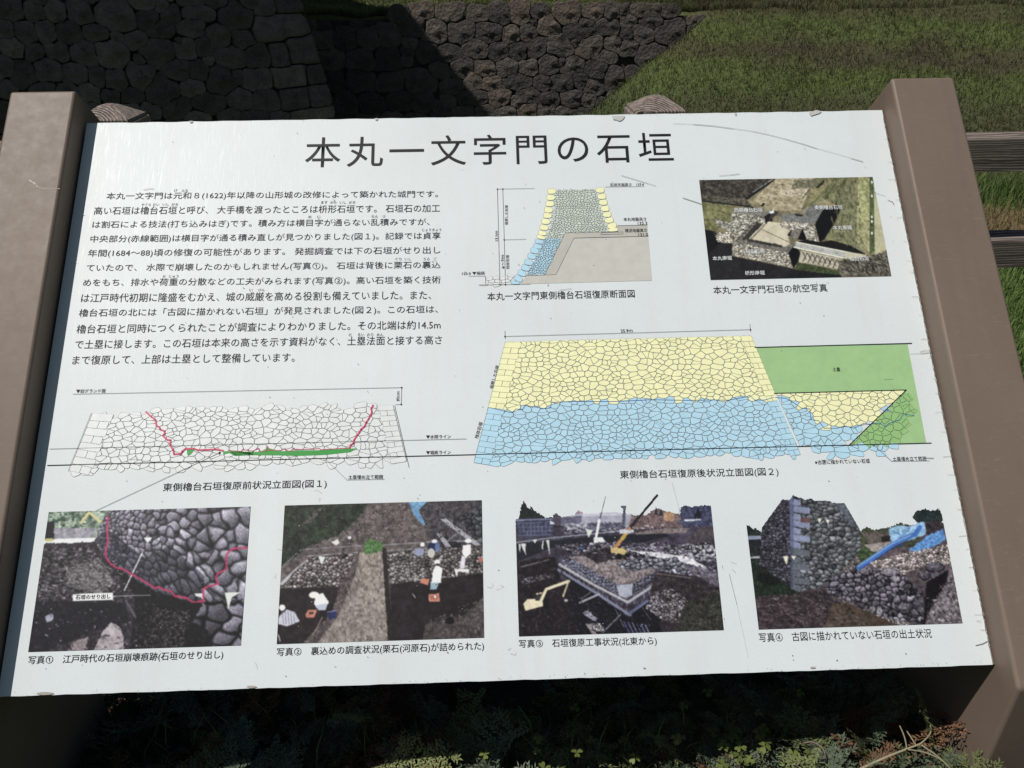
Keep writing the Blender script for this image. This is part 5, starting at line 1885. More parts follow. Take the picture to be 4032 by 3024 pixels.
# tarpaulins
F3([(1372, 440), (1378, 392), (1500, 370), (1530, 385), (1590, 372), (1620, 350), (1740, 338), (1700, 450), (1560, 500), (1400, 530)], (132, 176, 216), 0.35, 22, 22)
F3([(1540, 590), (1700, 470), (1840, 395), (1868, 500), (1760, 560), (1600, 598)], (88, 134, 200), 0.4, 18, 23)
F3([(1680, 345), (1830, 325), (1842, 400), (1760, 440), (1700, 460)], (66, 58, 62), 0.5, 14, 24)
p.line([(1108, 742), (1400, 540), (1600, 450), (1640, 390)], 42, (70, 116, 200))
p.line([(1100, 730), (1395, 535), (1560, 460)], 10, (130, 170, 222))
p.line([(1120, 755), (1420, 560), (1500, 540)], 8, (40, 70, 150))
p.line([(1400, 420), (1500, 470)], 8, (90, 140, 205))
p.line([(1560, 390), (1440, 510)], 9, (84, 134, 204))
p.line([(1210, 685), (1250, 738)], 6, (210, 206, 200))
for pts in ([(748, 312), (785, 312), (768, 358)], [(820, 322), (858, 322), (842, 365)], [(450, 642), (495, 642), (482, 720), (468, 690)], [(522, 640), (562, 640), (542, 672)]):
    p.fill(pts, (224, 222, 200))
p.hole = ~cov
p.done('printed_photograph')

# --- aerial photograph
p = Pic(2680, 650, .40687, [(180, 153), (1855, 110), (2037, 1070), (288, 1118)], 330)
p.fill(big, (118, 112, 88), 0.3, 40, 1)
p.fill([(100, 60), (930, 60), (800, 220), (640, 330), (690, 400), (100, 350)], (70, 66, 60), 0.6, 20, 2)
p.fill([(190, 290), (640, 330), (620, 400), (200, 350)], (92, 88, 76), 0.4, 16, 3)
p.line([(905, 140), (640, 325)], 22, (26, 28, 32))
p.line([(900, 135), (700, 262)], 5, (150, 165, 170))
p.fill([(700, 330), (940, 120), (1330, 60), (1160, 440), (860, 440)], (150, 140, 114), 0.3, 30, 4)
p.fill([(1090, 150), (1350, 130), (1300, 215), (1070, 235)], (104, 104, 84), 0.3, 20, 5)
p.fill([(970, 240), (1250, 232), (1190, 322), (950, 285)], (170, 160, 134), 0.35, 12, 6)
p.line([(1250, 232), (1180, 320)], 10, (60, 58, 48))
p.fill([(1390, 60), (1700, 60), (1660, 500), (1780, 860), (1400, 720), (1560, 400), (1400, 330), (1160, 440)], (106, 108, 78), 0.35, 36, 7)
p.fill([(1200, 440), (1400, 230), (1480, 130), (1420, 130), (1280, 240)], (122, 118, 86), 0.25, 20, 8)
p.fill([(1310, 215), (1390, 140), (1380, 190), (1330, 225)], (40, 40, 38), 0.3)
p.line([(1590, 140), (1500, 390)], 14, (66, 64, 52))
p.line([(1510, 160), (1400, 330)], 12, (80, 78, 62))
p.fill([(1540, 200), (1640, 180), (1740, 520), (1780, 860), (1500, 740), (1480, 600)], (110, 110, 84), 0.35, 22, 9)
p.grad([(1720, 60), (1835, 60), (1835, 850), (1700, 740)], (138, 142, 98), (140, 138, 104), 'y', 0.35, 20, 10)
p.fill([(1835, 60), (1870, 60), (1875, 850), (1832, 860)], (76, 92, 60), 0.35, 20, 11)
p.line([(1832, 60), (1832, 870)], 7, (84, 78, 72))
p.fill([(1868, 60), (2100, 60), (2100, 1000), (1880, 860)], (158, 154, 124), 0.12, 40, 12)
for q in (165, 300, 500, 545, 660):
    p.dot(1850, q, 8, 14, (205, 208, 200))
# moat dark and light lawn at left
p.fill([(200, 350), (500, 400), (490, 560), (330, 640), (225, 640)], (108, 108, 74), 0.35, 24, 13)
p.fill([(225, 620), (330, 640), (400, 720), (500, 760), (500, 880), (1080, 1000), (1560, 1040), (1620, 1200), (200, 1200)], (40, 39, 42), 0.25, 40, 14)
p.fill([(225, 620), (300, 640), (380, 760), (262, 870)], (20, 20, 26), 0.2)
p.line([(200, 345), (640, 400), (700, 410)], 14, (40, 40, 38))
p.fill([(820, 370), (800, 400), (770, 400), (800, 365)], (30, 30, 30))
# west tower
p.stones([(310, 515), (490, 555), (492, 462), (805, 495), (830, 580), (770, 550), (700, 560), (580, 680), (430, 620), (370, 600)], 15, (160, 157, 144), 15, 0.4, 0.4)
p.fill([(492, 462), (520, 440), (600, 405), (850, 445), (905, 440), (880, 465), (808, 498)], (112, 110, 104), 0.3, 12, 16)
p.fill([(808, 498), (870, 460), (890, 540), (828, 580)], (30, 30, 34), 0.2)
p.fill([(880, 440), (960, 450), (890, 520), (850, 540)], (62, 58, 54), 0.3)
p.fill([(855, 450), (905, 438), (902, 465), (868, 470)], (190, 204, 200))
# courtyard
p.fill([(690, 715), (800, 600), (850, 545), (960, 560), (1065, 640), (1040, 700), (1060, 760), (1000, 800), (760, 735)], (178, 170, 140), 0.08, 40, 17)
p.fill([(830, 640), (900, 570), (925, 590), (850, 700)], (164, 158, 132), 0.1, alpha=0.7)
p.fill([(585, 728), (740, 548), (790, 575), (660, 720)], (44, 42, 42), 0.2, 10)
for q in range(5):
    p.line([(600 + q * 14, 722), (735 + q * 12, 560)], 3, (90, 86, 78))
p.line([(665, 712), (800, 575)], 9, (190, 188, 170))
p.stones([(525, 730), (700, 560), (740, 545), (590, 730), (560, 760)], 14, (110, 106, 98), 18, 0.3, 0.4)
# gate front wall
p.stones([(515, 745), (1045, 850), (1088, 992), (495, 872)], 17, (172, 166, 150), 19, 0.35, 0.35)
p.fill([(512, 742), (590, 728), (1000, 795), (1060, 770), (1092, 785), (1042, 850)], (102, 100, 94), 0.35, 12, 20)
p.fill([(650, 715), (990, 775), (980, 800), (640, 738)], (56, 54, 52), 0.3, 12)
p.fill([(1042, 850), (1092, 785), (1150, 830), (1165, 900), (1090, 1000)], (20, 20, 24), 0.2)
# east tower
p.fill([(970, 540), (975, 482), (1110, 470), (1190, 495), (1250, 410), (1290, 378), (1395, 400), (1305, 572)], (104, 106, 104), 0.3, 12, 21)
p.fill([(1100, 470), (1190, 480), (1170, 498), (1110, 490)], (40, 40, 42))
p.fill([(1160, 450), (1240, 400), (1200, 470)], (130, 128, 116), 0.2)
p.stones([(968, 545), (1300, 575), (1342, 745), (1210, 720), (1175, 620), (1130, 640), (1060, 625), (965, 605)], 17, (170, 164, 150), 22, 0.35, 0.4)
p.fill([(1300, 572), (1395, 400), (1560, 400), (1490, 560), (1390, 720), (1345, 748)], (22, 23, 27), 0.15)
p.fill([(1130, 720), (1180, 615), (1215, 700), (1210, 730)], (20, 20, 24))
p.fill([(1040, 680), (1100, 615), (1165, 620), (1120, 720)], (110, 106, 100), 0.4, 12)
p.fill([(1045, 655), (1080, 618), (1060, 690), (1030, 680)], (40, 38, 38))
p.fill([(1215, 720), (1345, 745), (1460, 728), (1650, 780), (1790, 862), (1600, 840), (1130, 742)], (30, 32, 30), 0.2, 16)
# bridge
p.fill([(1165, 825), (1560, 905), (1535, 1010), (1140, 935)], (160, 154, 134), 0.2, 24, 23)
for q in range(8):
    x_ = 1180 + q * 48
    y_ = 840 + q * 11
    p.line([(x_, y_), (x_ + 35, y_ + 70)], 6, (60, 56, 50))
    p.line([(x_ + 45, y_ + 10), (x_ + 5, y_ + 90)], 7, (40, 38, 36))
    p.line([(x_ + 18, y_), (x_ + 20, y_ + 50)], 5, (100, 94, 84))
p.fill([(1120, 742), (1600, 838), (1650, 850), (1590, 905), (1100, 795)], (150, 152, 146), 0.2, 14, 24)
p.line([(1120, 744), (1600, 838), (1800, 878)], 8, (205, 205, 190))
p.line([(1095, 795), (1600, 905)], 9, (205, 205, 190))
p.fill([(1600, 838), (1830, 880), (1700, 910), (1590, 905)], (170, 164, 138), 0.1)
p.fill([(1130, 945), (1250, 960), (1620, 1040), (1600, 1070), (1250, 1040), (1100, 1010)], (66, 76, 50), 0.35, 20, 25)
p.fill([(1080, 1010), (1500, 1060), (1620, 1150), (950, 1150)], (34, 36, 36), 0.3, 20, 26)
p.fill([(1545, 920), (1700, 910), (1830, 880), (2060, 800), (2060, 1150), (1600, 1150), (1520, 1020)], (96, 92, 82), 0.65, 10, 27)
p.stones([(335, 680), (380, 655), (470, 642), (560, 690), (525, 765), (350, 738)], 22, (206, 196, 176), 28, 0.3, 0.2)
p.clutter([(190, 160), (880, 150), (640, 320), (690, 400), (200, 340)], 300, [(44, 42, 40), (100, 94, 84), (34, 32, 32)], 14, 90, 0.2)
p.clutter([(700, 330), (930, 150), (1330, 130), (1180, 430)], 260, [(168, 158, 132), (118, 110, 88), (96, 90, 72)], 12, 91, 0.2)
p.clutter([(1400, 130), (1700, 120), (1780, 840), (1480, 720)], 300, [(88, 92, 62), (126, 126, 94), (74, 74, 56)], 16, 92, 1.5)
p.clutter([(1560, 920), (2030, 850), (2036, 1065), (1560, 1060)], 320, [(60, 58, 50), (128, 124, 112), (40, 40, 36)], 15, 93, 0.9)
p.line([(360, 440), (500, 490)], 5, (60, 60, 54))
p.line([(780, 620), (1110, 775)], 5, (80, 76, 64))
p.c = p.c * 1.16
p.done('printed_photograph')
pa = lambda x, y: (2680 + x * .40687, 650 + y * .40687)
for s, L, R in (('西側櫓台石垣', (520, 460), (792, 457)), ('東側櫓台石垣', (1297, 434), (1565, 431)), ('本丸東堀', (1475, 631), (1657, 628)), ('枡形石垣', (630, 860), (815, 857)),
                ('本丸南堀', (310, 927), (495, 922)), ('橋台石垣', (1637, 930), (1822, 927)), ('枡形南堀', (623, 1069), (812, 1065))):
    text(s, pa(*L), pa(*R), 17, 'photo_note', M_WHITE, 0.0012, 0.008)

# ------------------------------------------------------------------ wear on the board
M_SCR = mat_flat('scratch_grey', (0.25, 0.245, 0.24), 0.6)
M_CHIP = mat_flat('chipped_core', (0.50, 0.50, 0.48), 0.7)


def wig(pts, w, sd):
    r_ = random.Random(sd)
    out = []
    for i in range(len(pts) - 1):
        w_ = w * r_.uniform(0.4, 1.25)
        out += strokes([uv(*pts[i]), uv(*pts[i + 1])], w_ * PX)
    return out


z3 = lambda x, y: (2600 + x * .6474, y * .6474)
za = lambda x, y: (2680 + x * .40687, 650 + y * .40687)
pol = wig([z3(*q) for q in ((75, 753), (200, 758), (320, 768), (440, 784), (560, 800), (660, 822), (750, 845), (860, 876), (950, 905), (1090, 943), (1160, 965), (1230, 985))], 2.0, 1)
pol += wig([za(*q) for q in ((20, 320), (90, 343), (200, 380))], 2.2, 2) + wig([za(*q) for q in ((370, 107), (480, 98), (565, 88))], 2.2, 3)
pol += wig([za(*q) for q in ((1860, 262), (1920, 285), (1975, 300))], 2.0, 4) + wig([za(*q) for q in ((2000, 340), (2045, 358), (2062, 385))], 2.4, 5)
pol += wig([zs(*q) for q in ((1638, 103), (1780, 147), (1890, 180), (1970, 205))], 1.6, 6) + wig([zs(*q) for q in ((1040, 1212), (1100, 1205), (1155, 1197))], 2.2, 7)
pol += wig([z8(*q) for q in ((1910, 318), (2000, 315), (2080, 308))], 1.6, 8) + wig([z8(*q) for q in ((1990, 300), (2030, 290), (2090, 288))], 1.6, 9)
pol += wig([(565, 748), (605, 743)], 2.0, 10) + wig([(3840, 2541), (3866, 2535), (3892, 2522)], 3.2, 11)
pol += wig([z8(*q) for q in ((2030, 1222), (2070, 1226), (2110, 1226))], 2.4, 12) + wig([z8(*q) for q in ((1680, 540), (1762, 537))], 1.8, 13)
pol += wig([(2645, 1900), (2672, 2000), (2690, 2100)], 0.9, 14) + wig([(2870, 2260), (2900, 2380), (2945, 2590)], 0.9, 15)
r = random.Random(99)
for i in range(40):      # short ticks along the right margin and around the prints
    if i < 26:
        yy_ = 560 + i * 78 + r.uniform(-20, 20)
        u0_, v0_ = uv(3000, yy_)
        L_ = r.uniform(0.004, 0.012)
        e_ = HALF - 0.002
        pol += strokes([(e_ - L_, v0_ + r.uniform(-.001, .001)), (e_, v0_)], r.uniform(0.5, 1.2) * PX)
    else:
        x_, y_ = r.choice([(1085, 2150), (1085, 2230), (1930, 2300), (2860, 2480), (2035, 2540), (1075, 2560), (1890, 2420), (1000, 2600), (2030, 2150), (2860, 2230), (3840, 2420), (3860, 2320), (1240, 1950), (2440, 1935)])
        x_ += r.uniform(-30, 30)
        y_ += r.uniform(-30, 30)
        q = [(x_, y_)]
        for _ in range(r.randint(1, 3)):
            q.append((q[-1][0] + r.uniform(-22, 22), q[-1][1] + r.uniform(-14, 14)))
        pol += wig(q, 0.8, i)
print_mesh('scratches', pol, M_SCR, 0.0013)
pol = []
for i in range(330):
    x_, y_ = r.uniform(60, 3900), r.uniform(470, 2700)
    u_, v_ = uv(x_, y_)
    if abs(u_) > HALF - 0.004 or not (0.003 < v_ < PH - 0.003):
        continue
    s_ = r.uniform(0.5, 1.9) ** 1.3 * PX
    k = r.randint(4, 7)
    a0 = r.uniform(0, 6)
    st_ = r.uniform(0.6, 1.6)
    pol.append([(u_ + s_ * math.cos(a0 + 6.283 * j / k) * st_ * r.uniform(.7, 1.2), v_ + s_ * math.sin(a0 + 6.283 * j / k) * r.uniform(.7, 1.2)) for j in range(k)])
for i in range(120):     # dirt along the lower hem and the top edge
    u_ = r.uniform(-0.66, 0.66)
    v_ = r.uniform(0.0012, 0.006) if i % 3 else PH - r.uniform(0.001, 0.003)
    pol.append([(u_ + r.uniform(0.2, 2.0) * PX * c1, v_ + r.uniform(0.3, 1.2) * PX * c2) for c1, c2 in ((-1, -1), (1, -1), (1, 1), (-1, 1))])
print_mesh('specks', pol, M_SCR, 0.0014)
zm = lambda x, y: (1300 + x * .633, y * .633)
pol = [U(zm, [(1750, 725), (1832, 722), (1828, 735), (1812, 752), (1795, 756), (1778, 748), (1760, 746)]), U(z3, [(900, 688), (920, 682), (945, 672), (980, 680), (965, 692), (940, 700), (915, 708)]),
       [uv(745, 478), uv(760, 478), uv(757, 484), uv(748, 485)], [uv(1475, 468), uv(1488, 467), uv(1486, 475), uv(1478, 474)], [uv(2889, 447), uv(2900, 447), uv(2896, 458)]]
print_mesh('chips', pol, M_CHIP, 0.0015)
M_MUD = mat_flat('dried_mud', (0.40, 0.37, 0.33), 0.9)
pol = []
for (cx_, cy_, rx, ry) in ((178, 2730, 34, 7), (992, 2704, 20, 6), (2536, 2630, 6, 3), (3200, 2628, 12, 4)):
    pol.append([uv(cx_ + rx * math.cos(a) * r.uniform(.8, 1.1), cy_ + ry * math.sin(a) * r.uniform(.7, 1.1)) for a in [i * 0.45 for i in range(14)]])
print_mesh('mud_stains', pol, M_MUD, 0.0014)
# scratch on the left post
M_SCP = mat_flat('rubbed_paint', (0.42, 0.38, 0.32), 0.6)


def on_post(px, py):
    q = on_plane(px, py, board(0, 0, PROT + 0.0003), NP)
    return (q[0], float(q @ VP))


lp = lambda x, y: on_post(x * .3165, 330 + y * .3165)
pp = strokes([lp(*q) for q in ((450, 1275), (510, 1300), (590, 1313), (670, 1311), (742, 1304))], 2.4 * PX)
pp += strokes([lp(*q) for q in ((370, 1200), (395, 1220), (440, 1244))], 7 * PX) + strokes([lp(*q) for q in ((440, 1244), (470, 1280))], 2.5 * PX)
print_mesh('paint_scratch', pp, M_SCP, PROT + 0.0004, sign)


# ================================================================== PLANTING UNDER THE SIGN
rs = np.random.default_rng(5)


def frond_proto(L, nside, r_):
    """flat scaly conifer spray along +x, spreading in y, returns quads (n,4,3)"""
    quads = []

    def leafy(p0, d, ln, w):
        n_ = max(2, int(ln / 0.0052))
        side = np.array([-d[1], d[0], 0])
        for i in range(n_):
            t_ = i / n_
            c_ = p0 + d * ln * t_ + np.array([0, 0, -0.25 * ln * t_ * t_])
            ww = w * (1 - 0.45 * t_)
            for sg in (-1, 1):
                dd = d * 0.75 + side * sg * 0.55 + np.array([0, 0, r_.uniform(-.35, .45)])
                dd /= np.linalg.norm(dd)
                sd_ = np.cross(dd, [0, 0, 1]) + np.array([0, 0, r_.uniform(-.5, .5)])
                sd_ /= np.linalg.norm(sd_)
                l_ = 0.0084 * r_.uniform(0.8, 1.3)
                quads.append([c_ - sd_ * ww * 0.5, c_ + dd * l_ * 0.5 - sd_ * ww, c_ + dd * l_, c_ + dd * l_ * 0.5 + sd_ * ww])
        return

    leafy(np.zeros(3), np.array([1.0, 0, 0]), L, 0.0019)
    for k in range(nside):
        t_ = 0.12 + 0.8 * k / nside
        sg = 1 if k % 2 else -1
        a_ = math.radians(r_.uniform(34, 52)) * sg
        d = np.array([math.cos(a_), math.sin(a_), r_.uniform(-0.15, 0.25)])
        d /= np.linalg.norm(d)
        ln = L * 0.42 * (1 - 0.65 * t_) * r_.uniform(0.7, 1.15)
        p0 = np.array([L * t_, 0, -0.25 * L * t_ * t_])
        leafy(p0, d, ln, 0.0019)
        if ln > 0.022:
            for q in (0.35, 0.62):
                a2 = a_ + math.radians(40) * (1 if r_.uniform() < .5 else -1)
                d2 = np.array([math.cos(a2), math.sin(a2), r_.uniform(-0.1, 0.2)])
                leafy(p0 + d * ln * q, d2 / np.linalg.norm(d2), ln * 0.42, 0.0017)
    return np.array(quads)


protos = [frond_proto(L, k, rs) for L, k in ((0.085, 11), (0.10, 12), (0.12, 14), (0.14, 15), (0.07, 9))]


def canopy(x_, y_):
    base = np.interp(x_, [-1.0, -0.5, 0.0, 0.35, 0.62, 0.9], [-0.235, -0.235, -0.225, -0.205, -0.145, -0.145])
    return base + 0.05 * (vnoise(np.array(x_ * 7.0), np.array(y_ * 7.0), 3) - 0.5)


Q, QC = [], []
nf = 1900
for i in range(nf):
    x_ = rs.uniform(-0.95, 0.95)
    y_ = rs.uniform(-0.22, 0.42) if i % 5 else rs.uniform(-0.7, 1.1)
    zc = float(canopy(x_, y_)) - abs(rs.normal(0, 0.04)) - (0.03 if i % 2 else -0.01) - (0.7 if x_ > -0.2 else 0.15) * min(max(y_ - 0.04, 0.0), 0.32)
    if abs(x_) > 0.66 and -0.12 < y_ < 0.12:
        continue
    pr = protos[rs.integers(len(protos))]
    yaw = rs.uniform(0, 2 * math.pi)
    pit = math.radians(rs.uniform(-70, 5)) if rs.uniform() < 0.6 else math.radians(rs.uniform(-30, 30))
    rol = rs.uniform(-0.9, 0.9)
    Rm = np.array(Matrix.Rotation(yaw, 3, 'Z') @ Matrix.Rotation(pit, 3, 'Y') @ Matrix.Rotation(rol, 3, 'X'))
    s_ = rs.uniform(0.75, 1.25)
    tip = np.array([x_, y_, zc])
    # the tip of the spray reaches the canopy surface
    Lx = pr[..., 0].max() * s_
    org = tip - Rm @ np.array([Lx * 0.8, 0, 0])
    Q.append((pr.reshape(-1, 3) * s_) @ Rm.T + org)
    yel = rs.uniform()
    col_ = np.array([0.105, 0.135, 0.088]) if yel < 0.6 else (np.array([0.150, 0.175, 0.070]) if yel < 0.84 else np.array([0.17, 0.095, 0.055]))
    cc = col_ * rs.uniform(0.7, 1.25)
    QC.append(np.repeat((cc * rs.uniform(0.8, 1.2, (len(pr), 1))), 4, 0))
# sunlit sprays along the front of the bed
for i in range(210):
    pr = protos[rs.integers(len(protos))]
    x_, y_ = rs.uniform(-0.62, 0.5), rs.uniform(-0.14, 0.03)
    Rm = np.array(Matrix.Rotation(rs.uniform(0, 6.28), 3, 'Z') @ Matrix.Rotation(math.radians(rs.uniform(-45, -5)), 3, 'Y') @ Matrix.Rotation(rs.uniform(-0.8, 0.8), 3, 'X'))
    Lx = pr[..., 0].max()
    tip = np.array([x_, y_, float(canopy(x_, y_)) + rs.normal(-0.012, 0.018)])
    Q.append((pr.reshape(-1, 3)) @ Rm.T + tip - Rm @ np.array([Lx * 0.9, 0, 0]))
    QC.append(np.repeat(np.array([[0.135, 0.170, 0.115], [0.16, 0.18, 0.075], [0.12, 0.085, 0.05]][rs.choice(3, p=[.62, .25, .13])]) * rs.uniform(0.6, 1.3) * rs.uniform(0.8, 1.2, (len(pr), 1)), 4, 0))
# unseen taller clump outside the left post, added to shade the bed
for i in range(420):
    pr = protos[rs.integers(len(protos))]
    Rm = np.array(Matrix.Rotation(rs.uniform(0, 6.28), 3, 'Z') @ Matrix.Rotation(math.radians(rs.uniform(-80, 0)), 3, 'Y') @ Matrix.Rotation(rs.uniform(-1, 1), 3, 'X'))
    q_ = np.array([rs.uniform(-1.25, -0.86), rs.uniform(-0.05, 0.75), rs.uniform(-0.5, -0.12)])
    Q.append((pr.reshape(-1, 3) * rs.uniform(1.0, 1.6)) @ Rm.T + q_)
    QC.append(np.repeat(np.array([0.115, 0.158, 0.120]) * rs.uniform(0.7, 1.25) * rs.uniform(0.8, 1.2, (len(pr), 1)), 4, 0))
for i in range(330):  # dense sprays under the board's left end, added to cover sunlit ground
    pr = protos[rs.integers(len(protos))]
    Rm = np.array(Matrix.Rotation(rs.uniform(0, 6.28), 3, 'Z') @ Matrix.Rotation(math.radians(rs.uniform(-50, 10)), 3, 'Y') @ Matrix.Rotation(rs.uniform(-1, 1), 3, 'X'))
    q_ = np.array([rs.uniform(-0.74, -0.36), rs.uniform(0.02, 0.42), rs.uniform(-0.44, -0.27)])
    Q.append((pr.reshape(-1, 3) * rs.uniform(0.8, 1.3)) @ Rm.T + q_)
    QC.append(np.repeat(np.array([0.115, 0.158, 0.120]) * rs.uniform(0.7, 1.25) * rs.uniform(0.8, 1.2, (len(pr), 1)), 4, 0))
for i in range(500):  # second out-of-view clump farther back, put in to block more sun
    pr = protos[rs.integers(len(protos))]
    Rm = np.array(Matrix.Rotation(rs.uniform(0, 6.28), 3, 'Z') @ Matrix.Rotation(math.radians(rs.uniform(-90, 0)), 3, 'Y') @ Matrix.Rotation(rs.uniform(-1, 1), 3, 'X'))
    q_ = np.array([rs.uniform(-1.2, -0.9), rs.uniform(0.25, 0.9), rs.uniform(-0.4, -0.12)])
    Q.append((pr.reshape(-1, 3) * rs.uniform(1.2, 1.9)) @ Rm.T + q_)
    QC.append(np.repeat(np.array([0.115, 0.158, 0.120]) * rs.uniform(0.7, 1.25) * rs.uniform(0.8, 1.2, (len(pr), 1)), 4, 0))
Vq = np.concatenate(Q)
Cq = np.concatenate(QC)
Fq = np.arange(len(Vq)).reshape(-1, 4)
me = tri_mesh('juniper_cover', Vq, Fq, Cq)
o = link('juniper_cover', me, M_LEAF)
tag(o, 'grey green creeping juniper sprays covering the ground under the sign', 'ground cover', None, 'stuff')
print('juniper quads', len(Fq))


def tube(pts, r0, r1, k=6):
    pts = [np.array(p_, float) for p_ in pts]
    # smooth
    for _ in range(2):
        q = [pts[0]]
        for a_, b_ in zip(pts[:-1], pts[1:]):
            q += [a_ * .75 + b_ * .25, a_ * .25 + b_ * .75]
        q.append(pts[-1])
        pts = q
    V_, F_ = [], []
    n_ = len(pts)
    for i, p_ in enumerate(pts):
        d = pts[min(i + 1, n_ - 1)] - pts[max(i - 1, 0)]
        d /= np.linalg.norm(d) + 1e-9
        a_ = np.cross(d, [0.3, 0.2, 1.0])
        a_ /= np.linalg.norm(a_)
        b_ = np.cross(d, a_)
        rr = r0 + (r1 - r0) * i / (n_ - 1)
        for j in range(k):
            t_ = 2 * math.pi * j / k
            V_.append(p_ + (a_ * math.cos(t_) + b_ * math.sin(t_)) * rr)
    for i in range(n_ - 1):
        for j in range(k):
            j2 = (j + 1) % k
            F_.append((i * k + j, i * k + j2, (i + 1) * k + j2, (i + 1) * k + j))
    F_.append(tuple(range(k))[::-1])
    F_.append(tuple((n_ - 1) * k + j for j in range(k)))
    return V_, F_


def tubes(name, lines, mat, parent=None, r0=0.0013, r1=0.0006):
    V_, F_ = [], []
    for ln in lines:
        v_, f_ = tube(ln, r0, r1)
        k = len(V_)
        V_ += v_
        F_ += [tuple(i + k for i in f) for f in f_]
    me_ = mesh(name, V_, F_)
    return link(name, me_, mat, parent, smooth=True)


def onz(px, py, z):
    return on_plane(px, py, (0, 0, z), (0, 0, 1))


M_STRAW = mat_soil('dry_straw', (0.26, 0.22, 0.13), (0.42, 0.37, 0.24), 40.0, 0.0005)
M_TWIG = mat_soil('brown_twig', (0.13, 0.09, 0.07), (0.26, 0.20, 0.16), 40.0, 0.0005)
zt = lambda x, y, z: onz(3100 + x * .42134, 2800 + y * .42134, z)
stem = thing('dry_grass_stem', zt(700, 532, -0.155), 'pale dry grass stem with curled side shoots lying on juniper by right post', 'dry stem')
tubes('stalk', [[zt(560, 600, -0.150), zt(700, 532, -0.135), zt(900, 440, -0.128), zt(1110, 356, -0.122), zt(1240, 308, -0.120)]], M_STRAW, stem, 0.0021, 0.0012)
for ln in ([(1116, 356), (1108, 290), (1085, 210), (1050, 137)], [(1200, 316), (1160, 250), (1118, 188)], [(1240, 308), (1310, 250), (1350, 185), (1332, 120)],
           [(1130, 360), (1270, 378), (1400, 430), (1480, 490), (1530, 545)], [(1255, 318), (1340, 375), (1430, 440), (1530, 545)]):
    tubes('side_shoot', [[zt(x_, y_, -0.120 - 0.004 * i) for i, (x_, y_) in enumerate(ln)]], M_STRAW, stem, 0.0011, 0.0008)
tw = thing('dead_twig', zt(250, 285, -0.17), 'thin grey forked dead twig arching over the juniper left of the dry stem', 'twig')
tubes('branch', [[zt(140, 300, -0.18), zt(245, 283, -0.165), zt(330, 340, -0.165), zt(360, 420, -0.17), zt(365, 520, -0.19)]], M_TWIG, tw, 0.0013, 0.0009)
tubes('branch', [[zt(245, 283, -0.165), zt(245, 350, -0.18)]], M_TWIG, tw, 0.001, 0.0008)
tubes('branch', [[zt(-10, 452, -0.18), zt(70, 500, -0.175), zt(170, 560, -0.17)]], M_TWIG, tw, 0.0013, 0.0010)

# wood sorrel and grass blades pushing through
M_SORREL = mat_vcol('sorrel_leaf', 0.5, 0.3, 0.0, 0.3)
V_, F_, C_l = [], [], []


def heart(cx, s_, yaw, tilt_, col_):
    """three heart-shaped leaflets on one stalk"""
    for k in range(3):
        a0 = yaw + k * 2.0944
        dx_, dy_ = math.cos(a0), math.sin(a0)
        sx_, sy_ = -dy_, dx_
        o_ = len(V_)
        prof = [(0, 0, 0), (.45, .42, .12), (.85, .52, .06), (1.05, .30, -.03), (.88, 0, .02), (1.05, -.30, -.03), (.85, -.52, .06), (.45, -.42, .12)]
        for (a_, b_, h_) in prof:
            V_.append(cx + s_ * np.array([dx_ * a_ + sx_ * b_, dy_ * a_ + sy_ * b_, h_ - tilt_ * a_]))
            C_l.append(col_)
        F_.append([o_, o_ + 1, o_ + 2, o_ + 4])
        F_.append([o_ + 2, o_ + 3, o_ + 4, o_ + 4 - 0])
        F_.append([o_, o_ + 4, o_ + 6, o_ + 7])
        F_.append([o_ + 4, o_ + 5, o_ + 6, o_ + 6])


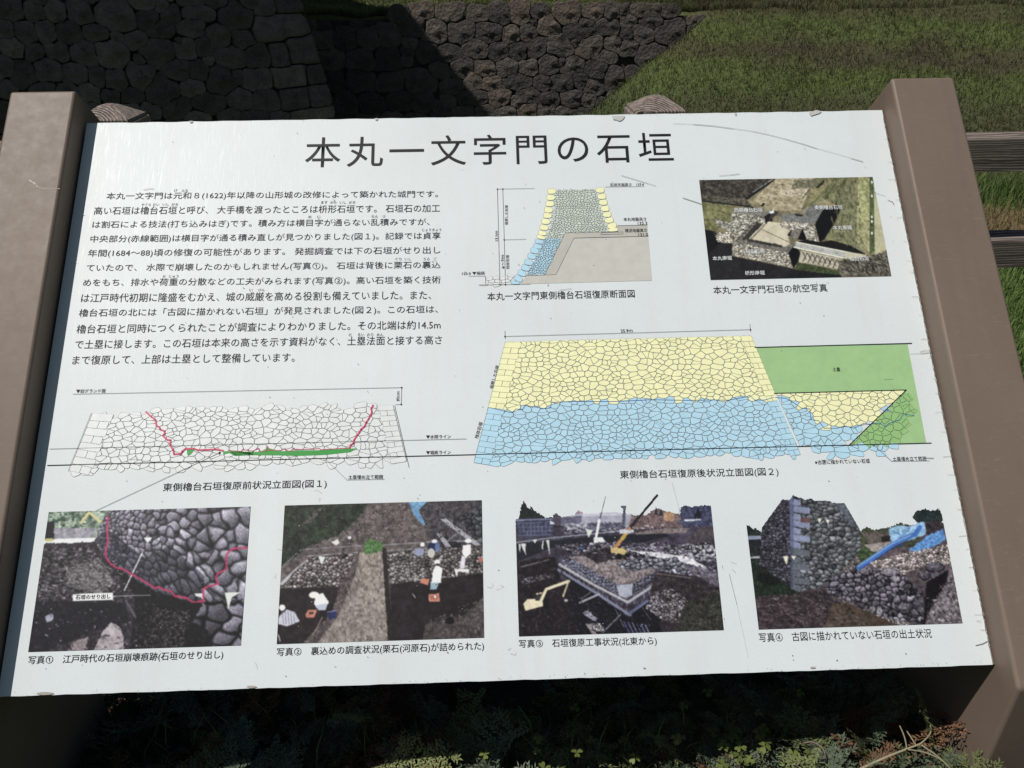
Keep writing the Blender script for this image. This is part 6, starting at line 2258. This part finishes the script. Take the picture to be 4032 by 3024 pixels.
for i in range(74):
    if i < 34:
        px_, py_ = rs.normal(2980, 110), rs.uniform(2850, 3010)
    else:
        px_, py_ = rs.uniform(1900, 3250), rs.uniform(2700, 3060)
        if rs.uniform() < 0.4 and px_ < 2500:
            continue
    z_ = rs.uniform(-0.235, -0.18)
    c0 = onz(px_, py_, z_)
    heart(c0, rs.uniform(0.006, 0.0105), rs.uniform(0, 6.28), rs.uniform(-.3, .5), np.array([0.17, 0.21, 0.055]) * rs.uniform(0.5, 1.15))
F3_ = []
for f in F_:
    F3_.append((f[0], f[1], f[2]))
    if f[3] != f[2]:
        F3_.append((f[0], f[2], f[3]))
me = tri_mesh('wood_sorrel', np.array(V_), np.array(F3_), np.array(C_l))
o = link('wood_sorrel', me, M_SORREL)
tag(o, 'yellow green three-leaved wood sorrel growing through the juniper', 'clover', None, 'stuff')
n = 260
px_ = rs.uniform(300, 3700, n)
py_ = rs.uniform(2860, 3080, n)
P = np.array([onz(a_, b_, -0.27) for a_, b_ in zip(px_, py_)])
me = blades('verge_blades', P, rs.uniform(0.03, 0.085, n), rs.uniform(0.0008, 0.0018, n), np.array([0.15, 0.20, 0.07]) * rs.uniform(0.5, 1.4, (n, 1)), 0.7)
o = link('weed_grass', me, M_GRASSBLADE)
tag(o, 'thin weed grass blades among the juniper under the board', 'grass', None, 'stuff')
# dark litter below the sprays
bx = axis([(-1.6, 1.6, 60)])
by = axis([(-0.9, 1.2, 44)])
BX, BY = np.meshgrid(bx, by)
BZ = GZ + 0.05 + 0.11 * np.clip((-0.1 - BX) / 0.25, 0, 1) * np.clip((1.3 + BX) / 0.3, 0, 1) + 0.16 * np.clip(1 - np.maximum(np.abs(BX) / 1.5, np.abs(BY - 0.15) / 1.0) ** 4, 0, 1) + 0.10 * (fbm(BX * 5, BY * 5, 2) - 0.5)
ii = (np.arange(len(by) - 1)[:, None] * len(bx) + np.arange(len(bx) - 1)[None, :]).ravel()
me = tri_mesh('planting_bed', np.stack([BX.ravel(), BY.ravel(), BZ.ravel()], 1), np.stack([ii, ii + 1, ii + 1 + len(bx), ii + len(bx)], 1))
o = link('planting_bed', me, M_SOIL, smooth=True)
tag(o, 'dark mulch bed under the juniper', None, None, 'structure')
print('done', len(bpy.data.objects))
